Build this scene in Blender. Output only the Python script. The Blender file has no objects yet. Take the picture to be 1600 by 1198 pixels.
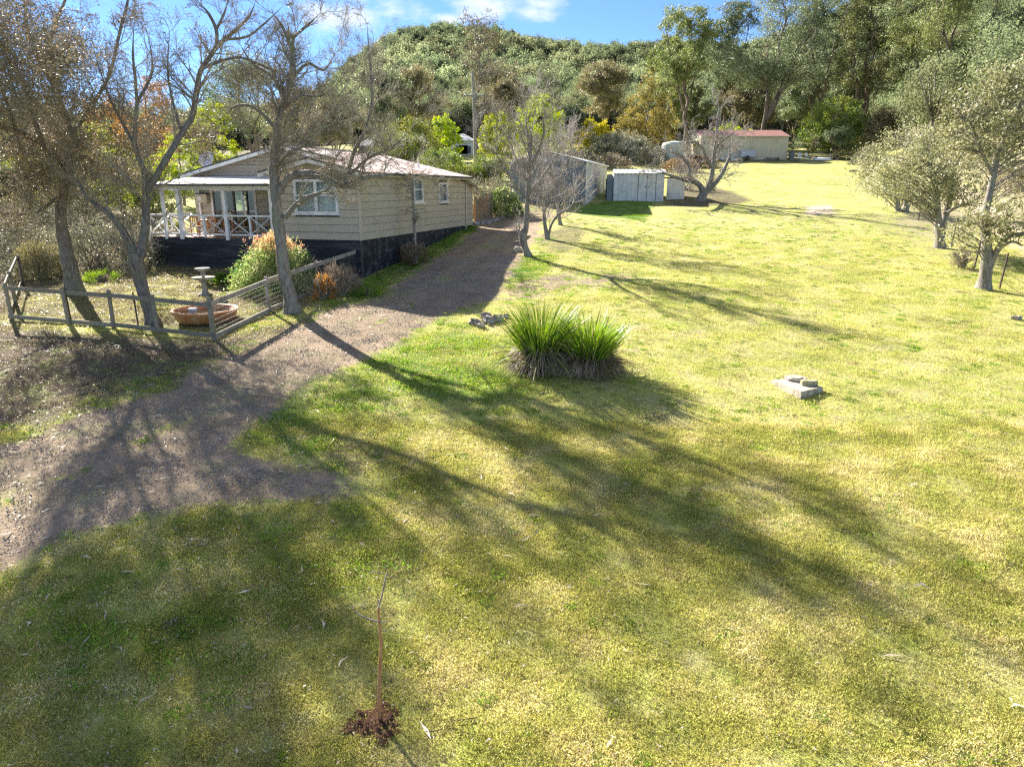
import bpy, math, random
import numpy as np
from math import radians as R, sin, cos, pi
from mathutils import Vector, Matrix
rs = np.random.RandomState
random.seed(7)
sc = bpy.context.scene
COL = sc.collection

# ---------------------------------------------------------------- camera, sky, sun, exposure
CAMZ = 6.0; PITCH = R(15.45); FPX = 1100.0
cd = bpy.data.cameras.new("camera"); cam = bpy.data.objects.new("camera", cd); COL.objects.link(cam)
cam.location = (0, 0, CAMZ); cam.rotation_euler = (R(90) - PITCH, 0, 0)
cd.sensor_width = 36; cd.lens = FPX / 1600 * 36; cd.clip_start = .1; cd.clip_end = 4000
sc.camera = cam
SUN_AZ = R(-38); SUN_EL = R(30)
world = bpy.data.worlds.new("World"); sc.world = world; world.use_nodes = True
wn = world.node_tree.nodes; wl = world.node_tree.links
sky = wn.new("ShaderNodeTexSky"); sky.sky_type = 'NISHITA'; sky.sun_disc = False
sky.sun_elevation = SUN_EL; sky.sun_rotation = SUN_AZ
sky.air_density = .6; sky.dust_density = 0; sky.ozone_density = 6
bg = wn['Background']; bg.inputs[1].default_value = .06
def sky_clouds():
    tc = wn.new("ShaderNodeTexCoord")
    nz = wn.new("ShaderNodeTexNoise"); nz.inputs['Scale'].default_value = 16; nz.inputs['Detail'].default_value = 8; nz.inputs['Roughness'].default_value = .62
    mp = wn.new("ShaderNodeMapping"); mp.inputs['Scale'].default_value = (1, 1, 2.2)
    wl.new(tc.outputs['Generated'], mp.inputs[0]); wl.new(mp.outputs[0], nz.inputs[0])
    acc = None
    def blob(az, el, w, h):
        nonlocal acc
        d = Vector((sin(az)*cos(el), cos(az)*cos(el), sin(el)))
        m = wn.new("ShaderNodeMapping"); m.inputs['Location'].default_value = (-d.x/w, -d.y/w, -d.z/h); m.inputs['Scale'].default_value = (1/w, 1/w, 1/h)
        wl.new(tc.outputs['Generated'], m.inputs[0])
        v = wn.new("ShaderNodeVectorMath"); v.operation = 'LENGTH'; wl.new(m.outputs[0], v.inputs[0])
        r = wn.new("ShaderNodeMapRange"); r.inputs[1].default_value = 1.0; r.inputs[2].default_value = .0; r.inputs[3].default_value = 0; r.inputs[4].default_value = 1
        wl.new(v.outputs['Value'], r.inputs[0])
        if acc is None: acc = r.outputs[0]
        else:
            a = wn.new("ShaderNodeMath"); a.operation = 'MAXIMUM'; wl.new(acc, a.inputs[0]); wl.new(r.outputs[0], a.inputs[1]); acc = a.outputs[0]
    def dirpx(px, py):
        X = (px-800)/FPX; U = (599-py)/FPX
        v = Vector((X, cos(PITCH)+U*sin(PITCH), -sin(PITCH)+U*cos(PITCH))).normalized()
        return math.atan2(v.x, v.y), math.asin(v.z)
    for px, py, w, h in ((625, 20, .07, .026), (550, 22, .06, .03), (505, 25, .05, .03), (760, 5, .10, .035), (830, 22, .06, .02), (850, 6, .05, .016), (700, 32, .045, .016), (460, -30, .09, .03),
                         (620, -90, .2, .05), (1000, -160, .25, .05), (200, -250, .3, .06), (1500, -300, .35, .07)):
        a, e = dirpx(px, py); blob(a, e, w*1.0, h*1.05)
    add = wn.new("ShaderNodeMath"); add.operation = 'MULTIPLY_ADD'; add.inputs[1].default_value = 2.2; add.inputs[2].default_value = -1.15
    wl.new(nz.outputs[0], add.inputs[0])
    s = wn.new("ShaderNodeMath"); s.operation = 'ADD'; wl.new(add.outputs[0], s.inputs[0]); wl.new(acc, s.inputs[1])
    r = wn.new("ShaderNodeMapRange"); r.interpolation_type = 'SMOOTHSTEP'; r.inputs[1].default_value = .15; r.inputs[2].default_value = 1.1; r.inputs[4].default_value = .8
    wl.new(s.outputs[0], r.inputs[0])
    mx = wn.new("ShaderNodeMix"); mx.data_type = 'RGBA'; mx.inputs[7].default_value = (5.0, 5.15, 5.4, 1)
    g = wn.new("ShaderNodeMath"); g.operation = 'MULTIPLY'; wl.new(acc, g.inputs[0]); g.inputs[1].default_value = 2.2; g.use_clamp = True
    g2 = wn.new("ShaderNodeMath"); g2.operation = 'MULTIPLY'; wl.new(g.outputs[0], g2.inputs[0]); wl.new(r.outputs[0], g2.inputs[1])
    # unseen cloud added over the upper sky to lift and whiten ambient light
    sx = wn.new("ShaderNodeSeparateXYZ"); wl.new(tc.outputs['Generated'], sx.inputs[0])
    zz = wn.new("ShaderNodeMath"); zz.operation = 'MAXIMUM'; wl.new(sx.outputs[2], zz.inputs[0]); zz.inputs[1].default_value = .05
    dv = wn.new("ShaderNodeVectorMath"); dv.operation = 'DIVIDE'; cb = wn.new("ShaderNodeCombineXYZ")
    for i in range(3): wl.new(zz.outputs[0], cb.inputs[i])
    wl.new(tc.outputs['Generated'], dv.inputs[0]); wl.new(cb.outputs[0], dv.inputs[1])
    n2 = wn.new("ShaderNodeTexNoise"); n2.inputs['Scale'].default_value = 1.6; n2.inputs['Detail'].default_value = 8; wl.new(dv.outputs[0], n2.inputs[0])
    r2 = wn.new("ShaderNodeMapRange"); r2.interpolation_type = 'SMOOTHSTEP'; r2.inputs[1].default_value = .44; r2.inputs[2].default_value = .60; r2.inputs[4].default_value = .85; wl.new(n2.outputs[0], r2.inputs[0])
    r3 = wn.new("ShaderNodeMapRange"); r3.inputs[1].default_value = .27; r3.inputs[2].default_value = .42; wl.new(sx.outputs[2], r3.inputs[0])
    m3 = wn.new("ShaderNodeMath"); m3.operation = 'MULTIPLY'; wl.new(r2.outputs[0], m3.inputs[0]); wl.new(r3.outputs[0], m3.inputs[1])
    m4 = wn.new("ShaderNodeMath"); m4.operation = 'MAXIMUM'; wl.new(m3.outputs[0], m4.inputs[0]); wl.new(g2.outputs[0], m4.inputs[1])
    wl.new(m4.outputs[0], mx.inputs[0]); wl.new(sky.outputs[0], mx.inputs[6]); wl.new(mx.outputs[2], bg.inputs[0])
sky_clouds()
sl = bpy.data.lights.new("sun", 'SUN'); sl.energy = 5.0; sl.angle = R(.55); sl.color = (1, .93, .82)
so = bpy.data.objects.new("sun", sl); COL.objects.link(so)
SUNV = Vector((sin(SUN_AZ)*cos(SUN_EL), cos(SUN_AZ)*cos(SUN_EL), sin(SUN_EL)))
so.rotation_euler = SUNV.to_track_quat('Z', 'Y').to_euler(); so.location = (-20, 30, 40)
sc.view_settings.view_transform = 'Standard'; sc.view_settings.look = 'None'; sc.view_settings.gamma = 1
sc.view_settings.exposure = 1.96; sc.view_settings.use_curve_mapping = False
sc.cycles.max_bounces = 6; sc.cycles.diffuse_bounces = 3; sc.cycles.transparent_max_bounces = 6; sc.cycles.caustics_reflective = False; sc.cycles.caustics_refractive = False; sc.cycles.use_denoising = False; sc.cycles.filter_width = 1.3; sc.cycles.sample_clamp_indirect = 1.5; sc.cycles.adaptive_threshold = .01
try: sc.cycles.sampling_pattern = 'BLUE_NOISE'
except Exception: pass

# ---------------------------------------------------------------- terrain function and pixel helpers
def sstep(a, b, x):
    t = np.clip((x-a)/(b-a), 0, 1); return t*t*(3-2*t)
HC = np.array((-6.41, 30.5)); TH = R(15.75)
RIDGE_A = np.array([-1.6, -.8, -.45, -.3, -.25, -.2, -.15, -.1, -.04, .04, .1, .17, .3, .42, .55, .67, .9, 1.6])
RIDGE_Z = np.array([34, 20, 22, 26, 35, 51, 62, 68, 71, 68, 66, 65, 60, 70, 108, 145, 175, 185.])
def T(x, y):
    x = np.asarray(x, float); y = np.asarray(y, float)
    yy = np.clip(y, -60, 130)
    z = .11*(yy-6) + .03*(np.maximum(y, 130)-130)
    lx = (x-HC[0])*cos(TH)-(y-HC[1])*sin(TH); ly = (x-HC[0])*sin(TH)+(y-HC[1])*cos(TH)
    dx = np.maximum(np.maximum(-11-lx, lx-.5), 0); dy = np.maximum(np.maximum(-1-ly, ly-15), 0)
    z = z - .42*np.exp(-(dx*dx+dy*dy)/9)
    z = z + .05*np.sin(x*.55+1.3)*np.sin(y*.42)+.03*np.sin(x*1.3+y*.9)
    # slope falls away to the left, rises steeply beyond the track on the right
    z = z - .05*np.maximum(-24-x, 0)*sstep(10, 50, y)*(1-sstep(150, 260, y))
    z = z + .33*np.maximum(x-(27+.12*y), 0)*sstep(28, 60, y)*sstep(.50, .62, x/np.maximum(y, 1))*(1-sstep(150, 260, y))
    d = np.hypot(x, y); a = x/np.maximum(y, 1)
    rz = np.interp(a, RIDGE_A, RIDGE_Z)
    t = sstep(140, 395, d)
    z = z*(1-t) + t*rz - .12*np.maximum(d-400, 0)
    z = z + sstep(160, 260, d)*(4*np.sin(x*.03+y*.011)+3*np.sin(y*.04-x*.013))*(1-sstep(360, 400, d)*.5)
    return z
def ray(px, py):
    X = (px-800)/FPX; U = (599-py)/FPX
    return X, cos(PITCH)+U*sin(PITCH), -sin(PITCH)+U*cos(PITCH)
def G(px, py):                                   # where the line of sight meets the ground
    r = ray(px, py); lo = 2.0; t = lo
    while t < 900:
        t2 = t*1.02+.05
        if CAMZ+r[2]*t2 < T(r[0]*t2, r[1]*t2): break
        t = t2
    a, b = t, t2
    for _ in range(30):
        m = (a+b)/2
        if CAMZ+r[2]*m < T(r[0]*m, r[1]*m): b = m
        else: a = m
    return np.array((r[0]*a, r[1]*a, float(T(r[0]*a, r[1]*a))))
def U(px, py, Y):                                # point on the line of sight at distance Y
    r = ray(px, py); t = Y/r[1]; return np.array((r[0]*t, Y, CAMZ+r[2]*t))
def depth(p): return p[1]*cos(PITCH)-(p[2]-CAMZ)*sin(PITCH)

# ---------------------------------------------------------------- materials
def nd(nt, t, **kw):
    n = nt.nodes.new(t)
    for k, v in kw.items(): setattr(n, k, v)
    return n
def c4(c): return (c[0], c[1], c[2], 1)
def noise(nt, vec, scale, detail=3, rough=.55):
    n = nd(nt, "ShaderNodeTexNoise"); n.inputs['Scale'].default_value = scale; n.inputs['Detail'].default_value = detail; n.inputs['Roughness'].default_value = rough
    nt.links.new(vec, n.inputs['Vector']); return n.outputs[0]
def mrange(nt, v, a, b, c=0, d=1):
    n = nd(nt, "ShaderNodeMapRange"); nt.links.new(v, n.inputs[0])
    for i, q in enumerate((a, b, c, d)): n.inputs[i+1].default_value = q
    return n.outputs[0]
def mixc(nt, f, a, b):
    n = nd(nt, "ShaderNodeMix", data_type='RGBA')
    for i, q in ((0, f), (6, a), (7, b)):
        if isinstance(q, (int, float)): n.inputs[i].default_value = q
        elif isinstance(q, tuple): n.inputs[i].default_value = c4(q)
        else: nt.links.new(q, n.inputs[i])
    return n.outputs[2]
def mth(nt, op, a, b=None):
    n = nd(nt, "ShaderNodeMath", operation=op)
    for i, q in ((0, a), (1, b)):
        if q is None: continue
        if isinstance(q, (int, float)): n.inputs[i].default_value = q
        else: nt.links.new(q, n.inputs[i])
    return n.outputs[0]
def newmat(name):
    m = bpy.data.materials.new(name); m.use_nodes = True; nt = m.node_tree
    return m, nt, nt.nodes['Principled BSDF']
def mat(name, c1, c2, scale=3, rough=.8, bump=.0, metal=0, stretch=(1, 1, 1), c3=None, s3=.5, lo=.35, hi=.65, bdist=.02, spec=.3, hue=0):
    m, nt, p = newmat(name)
    tc = nd(nt, "ShaderNodeTexCoord"); mp = nd(nt, "ShaderNodeMapping"); mp.inputs['Scale'].default_value = stretch
    nt.links.new(tc.outputs['Object'], mp.inputs[0]); v = mp.outputs[0]
    n1 = noise(nt, v, scale, 5, .65)
    col = mixc(nt, mrange(nt, n1, lo, hi), c1, c2)
    if c3: col = mixc(nt, mrange(nt, noise(nt, v, s3, 4), .5, .68), col, c3)
    if hue:
        oi = nd(nt, "ShaderNodeObjectInfo"); hs = nd(nt, "ShaderNodeHueSaturation")
        nt.links.new(mrange(nt, oi.outputs['Random'], 0, 1, 1-hue, 1+hue), hs.inputs['Value']); nt.links.new(col, hs.inputs['Color']); col = hs.outputs[0]
    nt.links.new(col, p.inputs['Base Color']); p.inputs['Roughness'].default_value = rough; p.inputs['Metallic'].default_value = metal
    p.inputs['Specular IOR Level'].default_value = spec
    if bump:
        b = nd(nt, "ShaderNodeBump"); b.inputs['Strength'].default_value = bump; b.inputs['Distance'].default_value = bdist
        nt.links.new(noise(nt, v, scale*3, 6, .7), b.inputs['Height']); nt.links.new(b.outputs[0], p.inputs['Normal'])
    return m
def leafmat(name, cols, transl=.35, pos_scale=.35, rough=.55, spec=.35, hv=.25):
    """leaf colours vary leaf by leaf and drift from clump to clump"""
    m, nt, p = newmat(name)
    g = nd(nt, "ShaderNodeNewGeometry"); rp = nd(nt, "ShaderNodeValToRGB")
    el = rp.color_ramp.elements
    while len(el) < len(cols): el.new(.5)
    for i, c in enumerate(cols): el[i].position = i/(len(cols)-1); el[i].color = c4(c)
    n = noise(nt, g.outputs['Position'], pos_scale, 2)
    f = mth(nt, 'ADD', mth(nt, 'MULTIPLY', g.outputs['Random Per Island'], .55), mrange(nt, n, .35, .65, 0, .45))
    oi = nd(nt, "ShaderNodeObjectInfo")
    nt.links.new(f, rp.inputs[0])
    hs = nd(nt, "ShaderNodeHueSaturation"); nt.links.new(rp.outputs[0], hs.inputs['Color']); nt.links.new(mrange(nt, oi.outputs['Random'], 0, 1, 1-hv, 1+hv), hs.inputs['Value'])
    nt.links.new(mrange(nt, oi.outputs['Random'], 0, 1, .488, .508), hs.inputs['Hue'])
    nt.links.new(hs.outputs[0], p.inputs['Base Color']); p.inputs['Roughness'].default_value = rough; p.inputs['Specular IOR Level'].default_value = spec
    tr = nd(nt, "ShaderNodeBsdfTranslucent"); ms = nd(nt, "ShaderNodeMixShader"); ms.inputs[0].default_value = transl
    br = nd(nt, "ShaderNodeHueSaturation"); br.inputs['Value'].default_value = 1.5; br.inputs['Saturation'].default_value = 1.1
    nt.links.new(hs.outputs[0], br.inputs['Color']); nt.links.new(br.outputs[0], tr.inputs[0])
    nt.links.new(p.outputs[0], ms.inputs[1]); nt.links.new(tr.outputs[0], ms.inputs[2])
    nt.links.new(ms.outputs[0], nt.nodes['Material Output'].inputs[0])
    return m
def glassmat():
    m, nt, p = newmat("window_glass"); nt.nodes.remove(p)
    gl = nd(nt, "ShaderNodeBsdfGlossy"); gl.inputs['Roughness'].default_value = .03; gl.inputs[0].default_value = (1, 1, 1, 1)
    tr = nd(nt, "ShaderNodeBsdfTransparent"); tr.inputs[0].default_value = (.8, .85, .86, 1)
    lw = nd(nt, "ShaderNodeLayerWeight"); lw.inputs[0].default_value = .5
    ms = nd(nt, "ShaderNodeMixShader"); nt.links.new(mth(nt, 'ADD', mth(nt, 'MULTIPLY', mth(nt, 'POWER', lw.outputs['Facing'], 4), .8), .05), ms.inputs[0]); nt.links.new(tr.outputs[0], ms.inputs[1]); nt.links.new(gl.outputs[0], ms.inputs[2])
    nt.links.new(ms.outputs[0], nt.nodes['Material Output'].inputs[0]); return m
M = {}
M['board'] = mat("painted_cladding", (.46, .41, .32), (.49, .44, .35), 6, .6, .15, hue=.04, c3=(.42, .37, .285), s3=1.2)
M['trim'] = mat("cladding_corner_trim", (.52, .46, .36), (.55, .49, .39), 4, .6)
M['black'] = mat("black_stained_boards", (.012, .014, .02), (.03, .034, .045), 9, .75, .5, stretch=(.3, 3, 3), hue=.25, c3=(.10, .105, .115), s3=.9)
M['white'] = mat("white_paint", (.72, .73, .74), (.82, .82, .81), 8, .5, .1, c3=(.6, .59, .55), s3=3)
M['whiteroof'] = mat("pale_roof_iron", (.62, .62, .60), (.78, .78, .76), 2, .42, 0, metal=.15, c3=(.5, .5, .47), s3=1)
M['redroof'] = mat("faded_red_roof_iron", (.50, .31, .26), (.80, .75, .71), 1.1, .45, 0, stretch=(1, .35, 1), c3=(.55, .38, .33), s3=3, lo=.36, hi=.58)
M['maroon'] = mat("maroon_roof_iron", (.25, .125, .11), (.32, .165, .145), 2, .5)
M['gutter'] = mat("dark_gutter", (.05, .055, .06), (.09, .095, .1), 5, .5)
M['oldwood'] = mat("weathered_timber", (.17, .14, .11), (.33, .29, .23), 5, .9, .8, stretch=(3, 3, 3), c3=(.20, .22, .10), s3=2.5, hue=.15)
M['railwood'] = mat("pale_weathered_rail", (.27, .245, .205), (.42, .39, .34), 6, .85, .7, c3=(.2, .18, .14), s3=2, hue=.1)
M['deck'] = mat("deck_boards", (.25, .15, .10), (.42, .32, .25), 3, .7, .3, hue=.2)
M['brown'] = mat("brown_curtain", (.25, .115, .06), (.33, .17, .09), 6, .8)
M['curtain'] = mat("pale_curtain", (.5, .52, .53), (.66, .67, .67), 3, .9, stretch=(9, 9, .3))
M['inside'] = mat("room_wall", (.30, .20, .14), (.34, .24, .17), 2, .9)
M['glass'] = glassmat()
M['steel'] = mat("grey_steel", (.18, .19, .2), (.3, .31, .32), 8, .5, 0, metal=.4)
M['rust'] = mat("rusty_dark_steel", (.04, .03, .025), (.10, .06, .045), 20, .8)
M['terracotta'] = mat("orange_plastic_tub", (.50, .20, .075), (.60, .30, .14), 4, .6, .1, c3=(.62, .46, .33), s3=5)
M['water'] = mat("still_dark_water", (.012, .014, .012), (.02, .022, .018), 2, .05, spec=.6)
M['stone'] = mat("old_cast_stone", (.24, .23, .2), (.42, .40, .35), 8, .9, .6, c3=(.13, .14, .09), s3=6)
M['concrete'] = mat("weathered_concrete", (.34, .30, .235), (.50, .45, .365), 6, .9, .7, c3=(.27, .24, .18), s3=5)
M['moss'] = mat("mossy_concrete", (.23, .22, .08), (.48, .42, .28), 14, .9, .6, c3=(.13, .12, .07), s3=9)
M['rock'] = mat("grey_brown_rock", (.15, .13, .11), (.36, .33, .3), 7, .9, .8, c3=(.45, .43, .4), s3=3)
M['bark'] = mat("grey_brown_bark", (.14, .12, .105), (.33, .30, .265), 13, .95, 1.0, stretch=(1, 1, .3), bdist=.04, c3=(.26, .27, .2), s3=3.5)
M['darkbark'] = mat("dark_fissured_bark", (.12, .10, .088), (.30, .27, .24), 15, .95, 1.0, stretch=(1, 1, .3), bdist=.05, c3=(.24, .25, .17), s3=4)
M['palebark'] = mat("pale_grey_bark", (.16, .14, .12), (.38, .34, .30), 6, .9, .9, stretch=(1, 1, .35), bdist=.03)
M['redbark'] = mat("peeling_gum_bark", (.10, .07, .055), (.27, .21, .17), 1.2, .9, .5, stretch=(1, 1, .3))
M['twig'] = mat("grey_twig", (.19, .16, .125), (.38, .33, .26), 3, .9, c3=(.30, .30, .19), s3=1.5)
M['lilactwig'] = mat("lilac_grey_twig", (.24, .21, .185), (.40, .36, .32), 3, .9)
M['leanbark'] = mat("tan_sapling_bark", (.34, .15, .07), (.45, .24, .12), 9, .8)
M['zinc'] = mat("galvanised_iron", (.40, .41, .40), (.56, .56, .54), 2.5, .5, 0, metal=.2, c3=(.58, .59, .58), s3=1.5)
M['slate'] = mat("blue_grey_shed_wall", (.12, .145, .165), (.15, .175, .195), 2, .55)
M['cream'] = mat("pale_cream_shed_wall", (.60, .60, .56), (.70, .70, .65), 1.5, .55, c3=(.44, .43, .37), s3=.8)
M['beige'] = mat("beige_ribbed_wall", (.50, .45, .33), (.56, .51, .38), 1.5, .6, c3=(.44, .39, .28), s3=.6)
M['tank'] = mat("pale_green_tank", (.44, .47, .40), (.55, .58, .50), 3, .6, c3=(.36, .38, .32), s3=2)
M['appliance'] = mat("white_enamel", (.68, .71, .74), (.78, .8, .82), 3, .4)
M['bluegrey'] = mat("dull_blue_grey_panel", (.40, .43, .50), (.50, .52, .58), 2, .6)
M['orange'] = mat("dark_orange_wood", (.35, .15, .06), (.45, .22, .1), 5, .6)
M['mulch'] = mat("dug_red_earth", (.10, .045, .028), (.24, .12, .075), 14, .95, 1.0, bdist=.05, c3=(.07, .035, .02), s3=9)
M['strip'] = leafmat("bark_strip_litter", [(.22, .17, .12), (.42, .36, .28), (.66, .60, .52)], .1, .8)
M['grass'] = leafmat("grass_blade", [(.15, .18, .04), (.33, .36, .075), (.47, .47, .125), (.60, .54, .22), (.86, .78, .50)], .35, .9)
M['drygrass'] = leafmat("drier_grass_blade", [(.14, .16, .04), (.32, .34, .075), (.47, .455, .135), (.62, .54, .24), (.90, .83, .58)], .35, .9)
M['lushgrass'] = leafmat("lush_grass_blade", [(.06, .15, .02), (.13, .26, .03), (.24, .36, .045), (.38, .44, .08)], .35, .6)
M['straw'] = leafmat("dry_straw", [(.12, .09, .06), (.24, .19, .12), (.42, .36, .25)], .2, 1)
M['deadblade'] = leafmat("dead_grey_brown_blade", [(.10, .075, .05), (.26, .20, .145), (.44, .36, .28)], .1, 2)
M['flax'] = leafmat("bright_green_strap_leaf", [(.06, .12, .02), (.13, .23, .025), (.24, .35, .04), (.42, .44, .12)], .3, 2.5, .4)
M['gum'] = leafmat("gum_leaf", [(.055, .08, .025), (.12, .15, .05), (.21, .235, .08), (.34, .34, .15)], .3, .3)
M['gumdark'] = leafmat("dark_gum_leaf", [(.06, .085, .045), (.12, .155, .075), (.19, .22, .11), (.30, .31, .16)], .25, .25)
M['gumbrown'] = leafmat("brown_green_gum_leaf", [(.09, .08, .045), (.17, .155, .08), (.25, .22, .11), (.36, .31, .18)], .25, .3)
M['silver'] = leafmat("silver_backed_leaf", [(.08, .09, .035), (.20, .20, .09), (.34, .33, .18), (.52, .49, .37)], .25, .8, .5, .3)
M['yellow'] = leafmat("yellow_blossom_leaf", [(.16, .17, .02), (.45, .40, .03), (.78, .62, .05)], .35, .35)
M['lime'] = leafmat("lime_green_leaf", [(.12, .18, .015), (.30, .38, .025), (.50, .52, .04)], .4, .4)
M['golden'] = leafmat("golden_olive_leaf", [(.12, .11, .035), (.23, .195, .05), (.36, .29, .075)], .35, .25)
M['autumn'] = leafmat("orange_autumn_leaf", [(.22, .10, .03), (.42, .22, .06), (.58, .36, .12)], .35, .5)
M['mid'] = leafmat("mid_green_leaf", [(.06, .10, .025), (.13, .18, .035), (.24, .27, .05), (.36, .35, .07)], .35, .3)
M['dull'] = leafmat("dull_grey_green_leaf", [(.07, .075, .045), (.15, .155, .09), (.28, .27, .18), (.42, .40, .31)], .2, .7)
M['nandina'] = leafmat("mixed_green_yellow_leaf", [(.05, .11, .03), (.14, .23, .06), (.36, .38, .14), (.66, .64, .42)], .35, 1.2)
M['redtip'] = leafmat("red_pink_leaf_tip", [(.36, .12, .08), (.52, .25, .17), (.66, .45, .30)], .35, 2)
M['brownleaf'] = leafmat("brown_seed_pod", [(.10, .065, .04), (.20, .13, .075), (.30, .21, .12)], .2, .5)
M['greyleaf'] = leafmat("grey_brown_dry_leaf", [(.09, .085, .055), (.17, .155, .10), (.26, .21, .13), (.34, .24, .13)], .25, .6)
M['olive'] = leafmat("olive_fine_leaf", [(.09, .085, .035), (.20, .18, .07), (.32, .29, .14)], .3, .8)
M['hill'] = leafmat("forest_canopy_leaf", [(.08, .11, .06), (.13, .165, .09), (.195, .22, .12), (.30, .31, .17)], .48, .03, .8, .05, hv=.45)

def groundmat():
    m, nt, p = newmat("lawn_earth_and_gravel")
    g = nd(nt, "ShaderNodeNewGeometry"); P = g.outputs['Position']
    a = nd(nt, "ShaderNodeAttribute"); a.attribute_name = "cover"
    s = nd(nt, "ShaderNodeSeparateColor"); nt.links.new(a.outputs['Color'], s.inputs[0])
    big = noise(nt, P, .22, 3); mid = noise(nt, P, 1.3, 4); fine = noise(nt, P, 9, 5, .7); vfine = noise(nt, P, 38, 4, .8)
    jit = mth(nt, 'ADD', mth(nt, 'MULTIPLY', mth(nt, 'SUBTRACT', mid, .5), 1.1), mth(nt, 'MULTIPLY', mth(nt, 'SUBTRACT', fine, .5), .9))
    def soft(ch, a0=.3, b0=.7): return mrange(nt, mth(nt, 'ADD', s.outputs[ch], jit), a0, b0)
    # grass
    gr = mixc(nt, mrange(nt, big, .38, .62), (.33, .36, .085), (.43, .43, .13))
    gr = mixc(nt, mrange(nt, mid, .42, .68), gr, (.48, .42, .21))
    gr = mixc(nt, mrange(nt, noise(nt, P, .7, 5), .55, .7, 0, .75), gr, (.21, .27, .045))
    gr = mixc(nt, mrange(nt, noise(nt, P, .35, 5), .60, .74, 0, .6), gr, (.43, .34, .20))
    gr = mixc(nt, mrange(nt, fine, .50, .72, 0, .9), gr, (.09, .08, .035))
    gr = mixc(nt, mrange(nt, vfine, .5, .85, 0, .7), gr, (.50, .45, .22))
    lush = mixc(nt, mrange(nt, fine, .4, .7), (.06, .14, .018), (.17, .27, .035))
    lush = mixc(nt, mrange(nt, vfine, .6, .9, 0, .6), lush, (.3, .3, .1))
    col = mixc(nt, soft(2, .35, .9), gr, lush)
    # litter / bare earth
    li = mixc(nt, mrange(nt, fine, .35, .7), (.085, .068, .048), (.21, .165, .115))
    li = mixc(nt, mrange(nt, vfine, .6, .8, 0, .7), li, (.46, .40, .32))
    li = mixc(nt, mrange(nt, mid, .50, .64, 0, .75), li, (.19, .22, .07))
    col = mixc(nt, soft(1), col, li)
    # gravel
    gv = mixc(nt, mrange(nt, mid, .35, .65), (.335, .25, .165), (.44, .335, .235))
    gv = mixc(nt, mrange(nt, fine, .35, .75), gv, (.22, .165, .12))
    gv = mixc(nt, mrange(nt, vfine, .55, .85, 0, .8), gv, (.54, .47, .39))
    gv = mixc(nt, mrange(nt, noise(nt, P, 60, 2, .9), .25, .45, .7, 0), gv, (.12, .10, .085))
    gv = mixc(nt, mrange(nt, noise(nt, P, .55, 5, .65), .54, .64, 0, .55), gv, (.30, .30, .13))
    gv = mixc(nt, mrange(nt, noise(nt, P, .9, 4), .36, .46, .5, 0), gv, (.17, .13, .10))
    col = mixc(nt, mrange(nt, mth(nt, 'ADD', s.outputs[0], mth(nt, 'MULTIPLY', jit, 1.5)), .38, .62), col, gv)
    # sandy track
    al = a.outputs['Alpha']
    sand = mixc(nt, mid, (.46, .36, .26), (.58, .48, .36))
    b = nd(nt, "ShaderNodeAttribute"); b.attribute_name = "cover2"; s2 = nd(nt, "ShaderNodeSeparateColor"); nt.links.new(b.outputs['Color'], s2.inputs[0])
    col = mixc(nt, mrange(nt, mth(nt, 'ADD', s2.outputs[0], jit), .3, .7), col, sand)
    wood = mixc(nt, fine, (.08, .075, .04), (.18, .16, .09))
    col = mixc(nt, s2.outputs[1], col, wood)
    dryb = mixc(nt, mid, (.25, .23, .12), (.40, .35, .22))
    col = mixc(nt, mrange(nt, mth(nt, 'ADD', s2.outputs[2], jit), .2, .8), col, dryb)
    nt.links.new(col, p.inputs['Base Color']); p.inputs['Roughness'].default_value = .95; p.inputs['Specular IOR Level'].default_value = .1
    h = mth(nt, 'ADD', mth(nt, 'MULTIPLY', fine, .6), mth(nt, 'MULTIPLY', vfine, .4))
    bp = nd(nt, "ShaderNodeBump"); bp.inputs['Strength'].default_value = .9; bp.inputs['Distance'].default_value = .06
    nt.links.new(h, bp.inputs['Height']); nt.links.new(bp.outputs[0], p.inputs['Normal'])
    return m
M['ground'] = groundmat()

# ---------------------------------------------------------------- mesh helpers
def tag(o, label=None, cat=None, group=None, kind=None):
    if label: o['label'] = label
    if cat: o['category'] = cat
    if group: o['group'] = group
    if kind: o['kind'] = kind
    return o
def empty(name, loc, label, cat, group=None, rz=0):
    o = bpy.data.objects.new(name, None); COL.objects.link(o); o.location = tuple(float(v) for v in loc); o.rotation_euler = (0, 0, rz); o.empty_display_size = .2
    return tag(o, label, cat, group)
def mobj(name, me, material, parent=None, loc=None, smooth=False):
    o = bpy.data.objects.new(name, me); COL.objects.link(o)
    if material and not me.materials: me.materials.append(material)
    if parent: o.parent = parent
    if loc is not None: o.location = tuple(float(v) for v in loc)
    return o
def quadmesh(name, V, F, smooth=False):
    """V (n,3), F (m,4) numpy"""
    me = bpy.data.meshes.new(name); V = np.ascontiguousarray(V, np.float32); F = np.ascontiguousarray(F, np.int32); k = F.shape[1]
    me.vertices.add(len(V)); me.vertices.foreach_set("co", V.ravel())
    me.loops.add(F.size); me.loops.foreach_set("vertex_index", F.ravel())
    me.polygons.add(len(F)); me.polygons.foreach_set("loop_start", np.arange(0, F.size, k, dtype=np.int32)); me.polygons.foreach_set("loop_total", np.full(len(F), k, np.int32))
    if smooth: me.polygons.foreach_set("use_smooth", np.ones(len(F), bool))
    me.update(calc_edges=True); return me
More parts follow.
